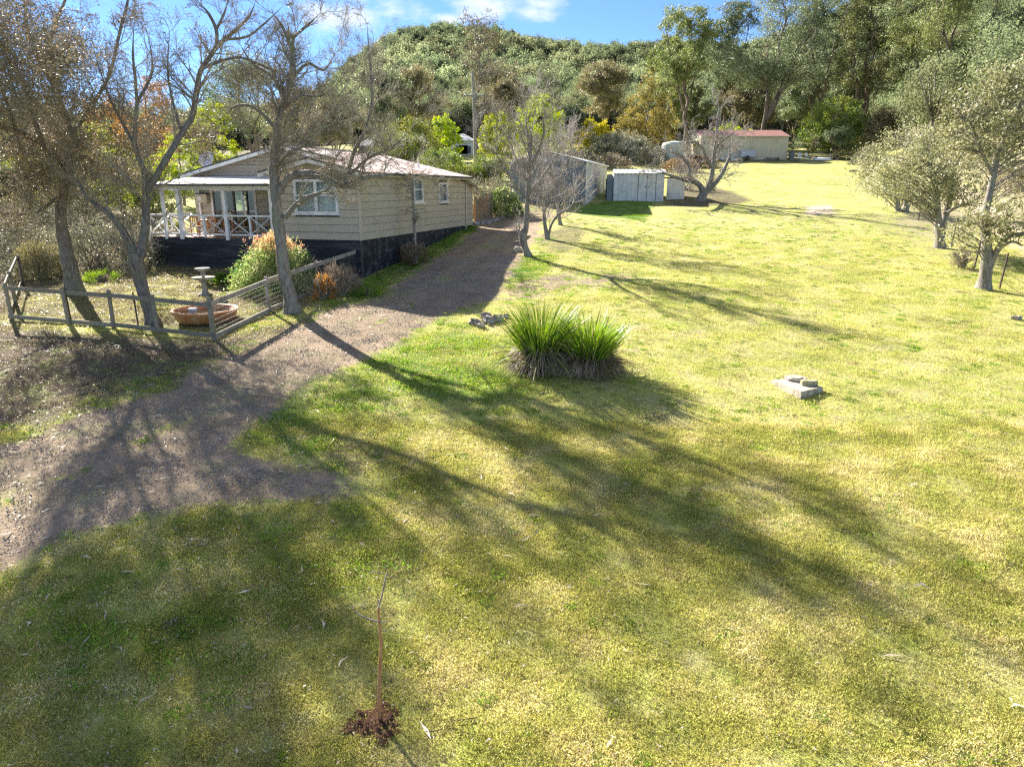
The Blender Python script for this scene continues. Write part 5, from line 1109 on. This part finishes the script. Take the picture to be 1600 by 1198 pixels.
bare_tree("slender_weeping_tree", "thin straight stem with drooping bare twigs against the side wall", G(*B8), [
    limb(B8, [(650, 414, 0), (649, 385, 0), (647, 350, 0), (646, 320, 0), (645, 295, 0), (644, 275, 0)], [4.5, 4.5, 4.5, 4, 4, 3]),
    limb(B8, [(646, 300, 0), (630, 288, 0), (612, 292, 0)], [3, 2.5, 2]), limb(B8, [(645, 285, 0), (662, 275, 0), (680, 285, 0)], [3, 2.5, 2]),
], 18, L1=.8, k1=14, k2=6, k3=5, barkm='palebark', twigm='twig', tr=.006, up=-.08, pods=.12, podsize=.05, podm='olive')

# ---------------------------------------------------------------- bushes and leafy garden plants
def bush(name, label, base, w, h, n, leafm, size, wid, seed, cat='bush', group=None, tips=None, dens=1, twigm='twig', up=.3, zc=.5):
    r = rs(seed); root = empty(name, base, label, cat, group)
    k = 26; a = r.uniform(0, 2*pi, k); S = np.zeros((k, 3)); S[:, :2] = r.normal(0, w*.06, (k, 2)); D = np.stack([np.cos(a)*r.uniform(.1, 1, k), np.sin(a)*r.uniform(.1, 1, k), np.ones(k)*.9], -1)
    p1 = grow(r, S, D, np.full(k, h*.85), 5, .15, .05); r1 = taper(np.full(k, .02+.006*h), 6); s, d, l, q = spawn(r, p1, r1, np.full(k, h*.8), 7, .2, (.4, 1), (.3, .6)); p2 = grow(r, s, d, l, 3, .15, .05)
    v, f = merge([tubes(p1, r1, 5), tubes(p2, taper(np.clip(q, .004, .01), 4), 3)]); mobj("stems", quadmesh(name+"_stems", v, f), M[twigm], root)
    c = norm(r.normal(0, 1, (n//14, 3))); c[:, 2] = np.abs(c[:, 2])*1.0-.12; rad = r.uniform(.5, 1, (len(c), 1))**.5; lump = 1+.16*np.sin(c[:, :1]*5+seed)*np.cos(c[:, 1:2]*4+seed*2)
    C = c*rad*lump*np.array((w/2, w/2, h*.92)); C[:, 2] += h*.06; P = np.repeat(C, 14, 0)+r.normal(0, 1, (len(C)*14, 3))*np.array((w*.045, w*.045, h*.05)); P[:, 2] = np.abs(P[:, 2])
    D = norm(P)*.7+r.normal(0, .7, P.shape)+np.array((0, 0, up)); v, f = leaves(r, P, D, size*r.uniform(.6, 1.4, len(P)), wid); mobj("foliage", quadmesh(name+"_foliage", v, f), M[leafm], root)
    if tips:
        t = P[(P[:, 2] > h*.66)]; t = t[r.choice(len(t), min(len(t), tips))]+np.array((0, 0, h*.04)); t = np.repeat(t, 4, 0)+r.normal(0, .05, (len(t)*4, 3)); v, f = leaves(r, t, r.normal(0, .6, t.shape)+np.array((0, 0, .9)), size*1.2, wid); mobj("red_tips", quadmesh(name+"_tips", v, f), M['redtip'], root)
    return root
bush("heavenly_bamboo", "large mixed green and yellow bush with red tips in front of the house base", G(434, 455), 3.0, 2.3, 14000, 'nandina', .11, .035, 101, tips=260)
bush("dry_grass_clump", "clump of dry straw coloured stalks by the top fence post", G(535, 462), 1.5, 1.15, 1700, 'deadblade', .34, .016, 102, cat='dry grass', up=1.2)
bush("dry_grass_clump", "smaller orange-brown dried plant left of the straw clump", G(507, 468), .8, 1.0, 800, 'autumn', .16, .03, 103, cat='dry grass', up=1)
bush("brown_shrub", "dark brown half dead shrub at the foot of the side wall", G(648, 412), 1.5, 1.2, 1500, 'brownleaf', .09, .04, 104)
bush("hedge_bush", "bright yellow-green rounded bush at the end of the driveway", G(785, 336), 2.7, 1.9, 5500, 'nandina', .15, .07, 105)
bush("olive_bush", "fine leaved olive bush inside the left corner of the fence", G(65, 434), 2.0, 1.6, 6500, 'olive', .13, .02, 106)
for i, (px, py, Y, w, h, lb) in enumerate(((50, 395, 31, 4.2, 2.2, "grey-green shrub at the far left behind the fence corner"), (150, 400, 32, 3.6, 2.4, "twiggy dull shrub between the two big trunks"), (205, 402, 32.5, 2.6, 2.0, "low dull shrub against the left end of the verandah"), (-40, 400, 33, 5, 2.6, "grey shrub cut by the left edge of the picture"), (10, 372, 36, 4.5, 2.4, "pale twiggy shrub farther back at the left edge"), (110, 380, 38, 4.5, 3.0, "tall dull shrub behind the left trunk"))):
    q = U(px, py, Y); bush("garden_shrub", lb, (q[0], Y, float(T(q[0], Y))), w, h, 4200, 'dull', .12, .035, 110+i, group="dull shrubs left of the house")
q = hpt(-11.1, .2, 0); bush("climbing_twigs", "bare climbing twigs at the left verandah corner", (q.x, q.y, float(T(q.x, q.y))), 1.0, 2.0, 260, 'olive', .1, .03, 120, cat='climber')
bush("iris_patch", "small bright green strappy plant behind the fence near the left trunk", G(160, 440), 1.3, .35, 420, 'flax', .25, .02, 121, cat='plant', up=1.3)
bush("iris_patch", "low dark green plant right of the birdbath", G(352, 443), 1.5, .45, 700, 'lushgrass', .14, .05, 122, cat='plant')
bush("dry_shrub", "little dry brown shrub between the right hand trees", G(1503, 419), .9, .95, 420, 'straw', .10, .02, 123)
bush("weed_tuft", "tuft of coarse green grass where the driveway meets the fence", G(575, 462), 1.2, .4, 900, 'lushgrass', .2, .014, 124, cat='weeds', up=1.2)
bush("twig_heap_shrub", "tangled bare brush lying over the garden shed roof", (G(1075, 305)[0]+.5, G(1075, 305)[1]+3, G(1075, 305)[2]+.2), 4.2, 2.3, 500, 'deadblade', .12, .02, 125, cat='brush', twigm='lilactwig')
bush("pale_shrub", "pale flowering shrub leaning at the back corner of the house", G(742, 340), 2.6, 3.0, 2600, 'dull', .10, .035, 126)
bush("blue_green_shrub", "blue-green shrub behind the brown palings", G(772, 330), 1.8, 2.6, 1800, 'silver', .10, .035, 127)

# ---------------------------------------------------------------- right hand row of silver-leaved trees
def rowtree(name, label, bp, limbs, blobs, seed, nclus, nl, rc=.42):
    r = rs(seed); base = G(*bp); root = empty(name, base, label, 'tree', "silver-leaved trees along the wire fence"); L = [limb(bp, a, b) for a, b in limbs]; SP = []
    for j, (p_, w_) in enumerate(L):
        P, W = smooth_path(p_, w_); P = P-base
        if j == 0: W = W.copy(); W[:3] *= np.array((1.4, 1.2, 1.05)); P[0, 2] -= .15
        v, f = limb_mesh(P, W, r, 10); mobj("trunk" if j == 0 else "limb", quadmesh(name+"_limb", v, f, True), M['bark'], root); SP.append((P, W))
    bl = []
    t = depth(base)/FPX
    for px, py, dy, rx, rz in blobs: c = U(px, py, base[1]+dy)-base; bl.append((c[0], c[1], c[2], rx*t, rx*t*.9, rz*t))
    C = crown_clusters(r, bl, nclus); allP = np.concatenate([p for p, _ in SP]); allW = np.concatenate([w for _, w in SP]); Bn = []; RB = []
    for c in C:
        hd = np.hypot(allP[:, 0]-c[0], allP[:, 1]-c[1]); i = (np.linalg.norm(allP-c, axis=1)+1.3*np.maximum(allP[:, 2]-(c[2]-.55*hd), 0)).argmin(); p = allP[i]; m_ = p+(c-p)*.45+np.array((0, 0, .1*np.linalg.norm(c-p))); Bn.append([p, (p+m_)/2, m_, (m_+c)/2+r.normal(0, .04, 3), c]); RB.append(min(allW[i]*.35, .024))
    Bn = np.array(Bn); s, d, l, q = spawn(r, Bn, taper(np.array(RB), 5), np.full(len(Bn), rc*1.4), 5, .4, (.4, 1.1), (.5, 1)); tw = grow(r, s, d, l, 3, .15, .03)
    v, f = merge([tubes(Bn, taper(np.array(RB), 5, .3), 4), tubes(tw, taper(np.full(len(l), .008), 4), 3)]); mobj("branches", quadmesh(name+"_branches", v, f), M['bark'], root)
    v, f = leafy_meshes(name, r, C, rc, nl, .125, .06, .15, 5); mobj("foliage", quadmesh(name+"_foliage", v, f), M['silver'], root)
rowtree("silver_leaved_tree", "nearest silver-leaved tree on the right, forked trunk cut by the frame edge", (1538, 452), [
    ([(1536, 454, 0), (1540, 425, 0), (1542, 400, 0), (1541, 370, .1), (1538, 345, .2), (1544, 312, .3), (1551, 280, .4), (1556, 250, .5), (1566, 225, .5), (1580, 190, .5)], [20, 17, 16, 13, 12, 10, 9, 8, 6, 4]),
    ([(1545, 420, 0), (1558, 392, -.2), (1575, 370, -.4), (1600, 365, -.7), (1630, 345, -1)], [10, 9, 8, 7, 5]), ([(1557, 392, -.2), (1580, 378, -.6), (1598, 384, -.9)], [5, 4, 2]),
    ([(1552, 275, .4), (1535, 240, .3), (1520, 200, 0)], [6, 5, 3])],
    [(1560, 190, .5, 66, 55), (1600, 160, .5, 60, 50), (1520, 215, .2, 40, 40), (1625, 240, .2, 50, 60), (1530, 360, -.4, 45, 24), (1590, 340, -1, 55, 26), (1560, 120, .8, 40, 22), (1500, 170, .8, 30, 30)], 201, 230, 60)
rowtree("silver_leaved_tree", "second silver-leaved tree on the right with two trunks rising from one base", (1470, 387), [
    ([(1468, 389, 0), (1468, 365, 0), (1466, 340, 0), (1464, 315, 0), (1460, 285, 0), (1450, 250, 0)], [17, 14, 10, 9, 7, 4]),
    ([(1470, 372, 0), (1476, 345, .1), (1482, 318, .2), (1488, 285, .3), (1496, 250, .4)], [11, 10, 9, 7, 4]), ([(1480, 332, 0), (1500, 322, -.4), (1522, 318, -.8)], [5, 4, 3])],
    [(1440, 265, 0, 62, 38), (1480, 230, .4, 55, 36), (1500, 280, .2, 45, 32), (1400, 285, -.2, 42, 26), (1460, 310, -.3, 40, 16), (1525, 305, -.6, 30, 20)], 202, 230, 52, .5)
rowtree("silver_leaved_tree", "third silver-leaved tree on the right, clustered thin trunks", (1412, 330), [
    ([(1414, 331, 0), (1416, 312, 0), (1418, 292, 0), (1420, 268, 0), (1424, 240, 0)], [9, 7, 6, 5, 3]), ([(1404, 330, 0), (1402, 312, 0), (1400, 290, 0), (1390, 262, 0)], [10, 7, 6, 4]),
    ([(1417, 328, 0), (1427, 308, .2), (1434, 290, .4)], [4, 4, 2])],
    [(1395, 262, 0, 50, 30), (1430, 240, .5, 46, 30), (1375, 285, -.3, 36, 22), (1360, 250, .5, 34, 22), (1415, 212, .8, 34, 20), (1345, 275, 0, 18, 12)], 203, 170, 46, .6)

# ---------------------------------------------------------------- background trees (built where they stand)
def bgpos(px, Y): q = U(px, 300, Y); return q[0], Y, float(T(q[0], Y))
def hgt(px, pyt, Y): x, y, z = bgpos(px, Y); return U(px, pyt, Y)[2]-z
def bgtree(kind, px, pyt, wpx_, Y, label, name, seed, sc_=1, low=.0, cat='tree'):
    r = rs(seed); x, y, z = bgpos(px, Y); h = hgt(px, pyt, Y); t = Y/1060; W = wpx_*t/2
    lf = max(.10, .0019*Y)
    if kind in ('gum', 'gumdark', 'gumbrown'):
        bl = []; k = int(7+W)
        for i in range(k):
            a = r.uniform(0, 2*pi); zz = h*r.uniform(.42+low, .93); ww = W*(1-.45*abs(zz/h-.6)/.4)*.62; bl.append((cos(a)*ww*r.uniform(.3, 1), sin(a)*ww*r.uniform(.3, 1), zz, W*r.uniform(.28, .42), W*r.uniform(.28, .42), h*r.uniform(.07, .12)))
        bl.append((0, 0, h*.93, W*.35, W*.35, h*.07)); stems = [((0, 0, 0), (r.normal(0, W*.15), r.normal(0, W*.15), h*.88), .016*h)]
        for i in range(3): a = r.uniform(0, 2*pi); stems.append(((cos(a)*.1, sin(a)*.1, h*r.uniform(.12, .3)), (cos(a)*W*.55, sin(a)*W*.55, h*r.uniform(.6, .85)), .009*h))
        return put_tree(name, label, (x, y, z), make_leafy(name, r, h, bl, int(60+W*13), max(.55, W*.13), 132, lf*1.5, lf*.55, .9, 0, 'redbark', kind, stems, flat=.8, sub=4, tr=.03), cat=cat)
    if kind == 'thin':
        bl = [(r.normal(0, W*.35), r.normal(0, W*.35), h*zz, W*.5, W*.5, h*.08) for zz in (.35, .45, .55, .62, .7, .78, .85)]+[(0, 0, h*.93, W*.5, W*.5, h*.06)]
        return put_tree(name, label, (x, y, z), make_leafy(name, r, h, bl, 170, W*.16, 44, lf*1.3, lf*.5, .4, 0, 'palebark', 'gumbrown', [((0, 0, 0), (.2, 0, h*.95), .014*h)], tr=.03), cat=cat)
    if kind == 'cone':
        bl = [(0, 0, h*zz, W*s_, W*s_, h*.16) for zz, s_ in ((.2, .95), (.4, .95), (.6, .72), (.78, .45), (.9, .22))]; bl += [(W*.5, 0, h*.3, W*.5, W*.5, h*.25), (-W*.5, 0, h*.3, W*.5, W*.5, h*.22)]
    else:
        bl = [(0, 0, h*.58, W*.9, W*.9, h*.36), (W*.35, 0, h*.35, W*.7, W*.7, h*.25), (-W*.4, 0, h*.35, W*.65, W*.65, h*.25), (W*.1, 0, h*.82, W*.5, W*.5, h*.15)]
    lm = kind if kind != 'cone' else 'golden'
    return put_tree(name, label, (x, y, z), make_leafy(name, r, h, bl, int(50+W*26), max(.3, W*.16), 110, lf*1.2, lf*.6, .2, 0, 'bark', lm, [((0, 0, 0), (0, 0, h*.8), .014*h+.03), ((0, 0, h*.05), (W*.5, 0, h*.6), .01*h), ((0, 0, h*.05), (-W*.5, .3, h*.6), .01*h)], sub=4), cat=cat)
BG = [
 ('mid', 20, 205, 170, 50, "mid green tree at the far left behind the shrubs", 'broadleaf_tree'), ('lime', -60, 250, 150, 44, "lime green tree cut by the left edge", 'broadleaf_tree'),
 ('lime', 62, 222, 120, 45, "yellow-green tree between the left edge and the left trunk", 'broadleaf_tree'), ('mid', 132, 236, 105, 43, "bushy green tree behind the left trunk", 'broadleaf_tree'), ('lime', 190, 225, 95, 47, "bright green tree seen between the forked stems", 'broadleaf_tree'), ('gumdark', -5, 262, 120, 41, "dark green bushy tree low at the left edge", 'broadleaf_tree'), ('mid', 235, 262, 70, 42, "small green tree touching the left end of the verandah roof", 'broadleaf_tree'),
 ('mid', 150, 190, 130, 58, "mid green tree behind the two big trunks", 'broadleaf_tree'), ('autumn', 245, 108, 90, 64, "tall orange-leaved autumn tree left of the house roof", 'autumn_tree'),
 ('autumn', 180, 150, 80, 70, "second orange-brown autumn tree farther left", 'autumn_tree'), ('lime', 285, 205, 80, 50, "lime green bushy tree just left of the satellite dish", 'broadleaf_tree'),
 ('gumdark', 402, 88, 185, 66, "big domed green tree behind the house roof", 'domed_tree'), ('lime', 340, 150, 70, 60, "yellow-green tree on the left side of the domed tree", 'broadleaf_tree'),
 ('gumbrown', 530, 150, 130, 82, "brown-green gum behind the roof ridge", 'gum_tree'), ('gumbrown', 470, 140, 120, 96, "brown-green gum between domed tree and hill", 'gum_tree'),
 ('gumdark', 600, 112, 110, 112, "dark gum behind the neighbour's roof", 'gum_tree'), ('gumbrown', 655, 105, 110, 120, "tall brown-green gum left of the thin gum", 'gum_tree'),
 ('thin', 748, 18, 105, 108, "tall thin see-through gum beside the power pole", 'thin_gum_tree'), ('gumbrown', 800, 120, 90, 128, "brown-green gum behind the lime tree", 'gum_tree'),
 ('mid', 640, 185, 110, 72, "light green tree in front of the neighbouring houses", 'broadleaf_tree'), ('lime', 695, 178, 50, 90, "small light green tree right of the neighbour's roof", 'broadleaf_tree'),
 ('mid', 690, 232, 80, 62, "yellow-green bush behind the house roof end", 'broadleaf_tree'), ('mid', 760, 245, 90, 66, "green bush right of the power pole foot", 'broadleaf_tree'),
 ('lime', 778, 172, 62, 80, "bright lime tree right of the power pole", 'lime_tree'), ('lime', 838, 146, 84, 88, "larger bright lime tree behind the bare trees", 'lime_tree'),
 ('gumdark', 880, 170, 70, 98, "dark green tree between lime and yellow trees", 'gum_tree'), ('yellow', 920, 184, 66, 98, "round bright yellow wattle at the back of the lawn", 'wattle_tree'),
 ('gumbrown', 940, 96, 105, 140, "brown-tinged gum behind the yellow wattle", 'gum_tree'), ('cone', 1006, 118, 92, 102, "golden brown conical tree left of the far shed", 'golden_tree'),
 ('dull', 965, 208, 90, 92, "pale grey-green shrub right of the wattle", 'broadleaf_tree'), ('gum', 1062, 4, 120, 116, "tall gum with open crown behind the water tank", 'gum_tree'),
 ('gum', 1035, 60, 90, 128, "gum with sprawling crown left of the tall open gum", 'gum_tree'), ('gumdark', 1186, -30, 190, 108, "massive dark gum behind the far shed", 'gum_tree'), ('gumdark', 1120, 10, 110, 135, "dark gum between the two tall gums", 'gum_tree'),
 ('gumdark', 1262, -10, 120, 118, "dark gum with pale trunk base right of the far shed", 'gum_tree'), ('gum', 1335, -40, 150, 112, "sunlit gum right of the shed, twin stems", 'gum_tree'),
 ('gum', 1405, -70, 150, 104, "many-stemmed gum above the silver-leaved trees", 'gum_tree'), ('gum', 1465, -60, 170, 92, "spreading brown-stemmed gum in the upper right", 'gum_tree'), ('gumdark', 1310, 60, 110, 150, "dark gum filling the gap behind the sunlit one", 'gum_tree'),
 ('mid', 1290, 150, 90, 96, "sunny green low tree right of the far shed", 'broadleaf_tree'), ('lime', 1135, 195, 60, 100, "small lime bush behind the far shed", 'broadleaf_tree'),
 ('gumdark', 1300, 205, 50, 92, "small dark green tree by the garden table", 'broadleaf_tree'), ('gumbrown', 1375, 170, 90, 92, "brownish low gum left of the third silver-leaved tree", 'gum_tree'),
 ('yellow', 1560, 112, 70, 105, "yellow flowering tree on the right hillside", 'wattle_tree'), ('mid', 1600, 140, 90, 110, "green tree at the right edge on the hillside", 'broadleaf_tree'), ('gumbrown', 1530, 60, 100, 150, "gum on the right slope above the yellow tree", 'gum_tree'),
 ('gum', 1600, 40, 110, 170, "highest gum on the right slope at the frame edge", 'gum_tree'), ('dull', 1480, 190, 110, 96, "grey-green scrub behind the second silver-leaved tree", 'broadleaf_tree'), ('dull', 1560, 215, 90, 75, "grey-green scrub on the dry bank", 'broadleaf_tree'),
 ('gumdark', 1230, 120, 110, 140, "dark gum low behind the far shed roof", 'gum_tree'), ('gumbrown', 1160, 130, 120, 132, "brown-green gum low behind the far shed", 'gum_tree'), ('gumdark', 1070, 130, 90, 136, "dark gum low behind the water tank", 'gum_tree'), ('mid', 1395, 200, 80, 110, "green undergrowth tree behind the many-stemmed gum", 'broadleaf_tree'),
 ('gumdark', 90, 150, 120, 85, "dark tree behind the autumn trees at left", 'gum_tree'), ('gumbrown', -20, 140, 130, 80, "brown-green tree at the left edge far back", 'gum_tree'), ('mid', 330, 235, 60, 62, "green bush behind the house roof left end", 'broadleaf_tree'),
]
for i, (k, px, pt, w, Y, lb, nm) in enumerate(BG): bgtree(k, px, pt, w, Y, lb, nm, 300+i)
for i, (px, Y, w, h, m_, lb) in enumerate(((985, 88, 6, 2.4, 'dull', "pale scrub at the top left of the lawn"), (950, 80, 5, 1.6, 'straw', "dry grassy bush behind the garage"), (1020, 84, 5, 2.2, 'dull', "pale scrub left of the water tank"), (900, 84, 5, 2.0, 'dull', "lilac grey scrub behind the garage roof"), (1325, 100, 6, 3.0, 'mid', "green bush at the right end of the rear fence"), (1265, 112, 8, 3.4, 'gumdark', "dark bush behind the rear fence"), (1190, 112, 8, 3.6, 'gumdark', "dark bush hidden behind the far shed roof"), (1350, 84, 3.5, 2.2, 'dull', "grey twiggy bush at the lawn's top right"), (1545, 60, 4, 2, 'dull', "dry grey bush beside the sandy track"), (1590, 52, 4, 2, 'straw', "pale dry bush at the right edge above the track"), (1450, 80, 6, 3, 'dull', "scrub beside the top of the track"), (1060, 76, 4, 1.5, 'brownleaf', "brown brush pile left of the far shed"), (1090, 82, 4, 1.3, 'brownleaf', "brown brush pile in front of the carport"))):
    q = bgpos(px, Y); bush("scrub_bush", lb, q, w, h, 2200, m_, .22, .08, 500+i, group="scrub bushes round the upper lawn")

# forest on the hill: countless trees
def hill_tree(seed, k=26, ls=1.):
    r = rs(seed); C = crown_clusters(r, [(0, 0, 9, 3.6, 3.6, 3.0), (1.5, .5, 7, 2.6, 2.6, 2.2), (-1.6, -.4, 7.4, 2.4, 2.4, 2)], 46)
    P = np.repeat(C, k, 0)+r.normal(0, .62, (len(C)*k, 3)); v1, f1 = leaves(r, P, r.normal(0, 1, P.shape)-np.array((0, 0, .3)), ls*r.uniform(.5, 1.1, len(P)), .42*ls)
    B = np.array([[(0, 0, -.5), (0, 0, 3), (c[0]*.4, c[1]*.4, 6), tuple(c)] for c in C[:7]], float); v2, f2 = tubes(B, taper(np.full(7, .28), 4, .3), 4)
    me = quadmesh("hill_tree", *merge([(v1, f1), (v2, f2)])); me.materials.append(M['hill']); me.materials.append(M['palebark'])
    mi = np.zeros(len(f1)+len(f2), np.int32); mi[len(f1):] = 1; me.polygons.foreach_set("material_index", mi); return me
r = rs(77); gxx, gyy = np.meshgrid(np.arange(-330, 330, 4.3), np.arange(60, 425, 4.3)); gxx = gxx+r.uniform(-2.3, 2.3, gxx.shape); gyy = gyy+r.uniform(-2.3, 2.3, gyy.shape); gxx = gxx.ravel(); gyy = gyy.ravel(); a = gxx/gyy; d = np.hypot(gxx, gyy); k0 = (np.abs(a) < 1.05) & (d < 425); a = a[k0]; d = d[k0]; kk = (d > 165) | ((a > .5) & (d > 72) & (a*d*.87 > 27+.12*d+7)); a = a[kk]; d = d[kk]; x = d*np.sin(np.arctan(a)); y = d*np.cos(np.arctan(a))
pts = np.stack([x, y, T(x, y)-.3], -1)
nearf = np.hypot(pts[:, 0], pts[:, 1]) < 205
scatter("forest", pts[nearf], [hill_tree(s_, 110, .42) for s_ in (11, 12, 13)], .45, .95, "nearer trees on the lower slope of the wooded hill", "forest", 25)
pts = pts[~nearf]
scatter("forest", pts, [hill_tree(s) for s in (1, 2, 3, 4)], .36, .85, "eucalypt forest covering the hill behind the property", "forest", 5)

# ---------------------------------------------------------------- grass, weeds and litter
def patch(seed, n, rad, h, w, lean=.7):
    r = rs(seed); a = r.uniform(0, 2*pi, n); q = rad*np.sqrt(r.uniform(0, 1, n)); P = np.stack([q*np.cos(a), q*np.sin(a), np.full(n, -.004)], -1); D = norm(r.normal(0, lean, (n, 3))*np.array((1, 1, .2))+np.array((0, 0, 1.))); L = h*r.uniform(.4, 1.3, n)[:, None]; s = norm(np.cross(D, r.normal(0, 1, (n, 3))))*w/2
    bend = norm(r.normal(0, 1, (n, 3))*np.array((1, 1, 0)))*L*.35; V = np.stack([P-s, P+s, P+D*L*.6+s*.7, P+D*L+bend], 1).reshape(-1, 3); return quadmesh("grass_patch", V, np.arange(4*n).reshape(-1, 4))
def field(r, n, ylo, yhi, xm, fn):
    y = np.sqrt(r.uniform(ylo**2, yhi**2, n)); x = (r.uniform(-1, 1, n))*(xm*y+1.5); k = fn(x, y) > r.uniform(0, 1, n); x = x[k]; y = y[k]; return np.stack([x, y, T(x, y)], -1)
r = rs(88)
def wn2(x, y): return np.clip(.5+.3*np.sin(x*1.7+2*np.sin(y*.9)+np.sin(x*5.1))+.3*np.sin(y*2.1+1.5*np.sin(x*1.3)+np.sin(y*6.3+x))+.2*np.sin(x*7.7+y*3)*np.sin(y*8.9-x*2), 0, 1)
def lawn2(x, y): return lawn(x, y)*(1-sstep(26, 46, y))
def lawn(x, y):
    g_ = 1-(interp_cov(0, x, y)+.5*(wn2(x*1.7, y*1.9+2)-.5)*(interp_cov(0, x, y) > .02))*1.6; l_ = 1-interp_cov(1, x, y)*1.1; return np.clip(g_, 0, 1)*np.clip(l_, .1, 1)*(.35+.65*wn2(x, y))
def P_(m, *a):
    out = []
    for s in range(3): me = patch(s+a[0], *a[1:]); me.materials.append(M[m]); out.append(me)
    return out
scatter("grass", field(r, 26000, 5, 15, .80, lawn), P_('drygrass', 10, 170, .26, .030, .0055), .7, 1.3, "short mown lawn grass in the foreground", "grass", 1)
scatter("grass", field(r, 60000, 14, 46, .80, lawn2), P_('grass', 20, 130, .42, .030, .009), .7, 1.3, "short lawn grass across the middle of the slope", "grass", 2)
def lushf(x, y): return np.clip(interp_cov(2, x, y)*1.3-.3, 0, 1)*np.clip(1-interp_cov(0, x, y)*1.4, 0, 1)*wn2(x*.8, y*1.1)
scatter("grass", field(r, 60000, 5, 46, .75, lushf), P_('lushgrass', 30, 90, .26, .055, .009), .6, 1.4, "lush green grass beside the driveway and in the shade", "grass", 3)
def edgef(x, y): g_ = interp_cov(0, x, y); return np.where((g_ > .05) & (g_ < .75), .35, 0)*wn2(x*2, y*2)
scatter("weeds", field(r, 26000, 7, 40, .85, edgef), P_('lushgrass', 40, 60, .2, .06, .009), .5, 1.3, "weeds straggling along the gravel edges", "weeds", 4)
def gardenf(x, y): return np.clip(interp_cov(1, x, y)*1.4, 0, 1)*.5*(x < 0)
scatter("dry_grass", field(r, 26000, 12, 34, .95, gardenf), P_('straw', 50, 70, .3, .05, .010), .6, 1.4, "dry grass and leaf litter round the front fence", "dry grass", 6)
# bark strips and fallen leaves
def litter(name, n, ylo, yhi, fn, L, W, seed, m, label):
    r = rs(seed); p = field(r, n, ylo, yhi, .85, fn); k = len(p); a = r.uniform(0, 2*pi, k); ln = L*r.uniform(.35, 1.5, k)**1.3; D = np.stack([np.cos(a), np.sin(a), r.normal(0, .12, k)], -1)*ln[:, None]; s = np.stack([-np.sin(a), np.cos(a), r.normal(0, .25, k)], -1)*(W*r.uniform(.5, 1.3, k))[:, None]/2; c = p+np.array((0, 0, .03)); bd = s*r.normal(0, 2.2, (k, 1))+np.array((0, 0, .012))
    V = np.stack([c-D/2, c-D*.1+s+bd, c+D/2, c-D*.1-s+bd], 1).reshape(-1, 3); o = mobj(name, quadmesh(name, V, np.arange(4*k).reshape(-1, 4)), M[m]); tag(o, label, "litter", kind='stuff')
litter("fallen_leaves", 52000, 5, 34, lambda x, y: (.22+.5*sstep(2, -6, x)+.25*interp_cov(1, x, y))*.8, .06, .018, 91, 'strip', "small pale dead leaves scattered over lawn and gravel")
litter("bark_strips", 2600, 5.5, 30, lambda x, y: .10+.75*sstep(1, -6, x), .2, .034, 92, 'strip', "long pale bark strips fallen on the drive and lawn")
litter("brown_leaves", 9000, 8, 30, lambda x, y: .04+.8*interp_cov(1, x, y), .07, .03, 93, 'brownleaf', "brown leaf litter under the trees by the fence")
def gravf(x, y): return np.clip(interp_cov(0, x, y)*1.3-.2, 0, 1)*.6
def pebble(seed):
    r = rs(seed); V = []; F_ = []; n = 50
    for i in range(n):
        c = np.array((*r.normal(0, .2, 2), 0)); s = r.uniform(.006, .016); o = len(V)
        V += [c+np.array(q)*s*r.uniform(.7, 1.3) for q in ((1, 0, 0), (0, 1, 0), (-1, 0, 0), (0, -1, 0), (0, 0, .9))]; F_ += [(o, o+1, o+4, o+4), (o+1, o+2, o+4, o+4), (o+2, o+3, o+4, o+4), (o+3, o, o+4, o+4)]
    me = bpy.data.meshes.new("gravel_patch"); me.from_pydata([tuple(v) for v in V], [], [q[:3] for q in F_]); me.materials.append(M['rock']); return me
scatter("gravel", field(rs(95), 22000, 7, 34, .95, gravf), [pebble(s) for s in (1, 2, 3)], .6, 1.5, "loose brown gravel on the driveway", "gravel", 9)


scatter("weed_tufts", field(rs(96), 9000, 5, 44, .8, lambda x, y: lawn(x, y)*(1-wn2(x*.6+3, y*.7))), P_('lushgrass', 60, 70, .10, .05, .008), .5, 1.5, "darker green weed tufts dotted through the lawn", "weeds", 12)
scatter("dead_tufts", field(rs(97), 6000, 5, 44, .8, lambda x, y: lawn(x, y)*wn2(x*.5+1, y*.9+4)), P_('straw', 70, 60, .14, .04, .008), .5, 1.5, "dry dead tufts dotted through the lawn", "dry grass", 13)
litter("brown_leaves", 16000, 5, 36, lambda x, y: .45-.3*interp_cov(0, x, y), .05, .025, 98, 'brownleaf', "small brown leaves lying in the grass all over the lawn")
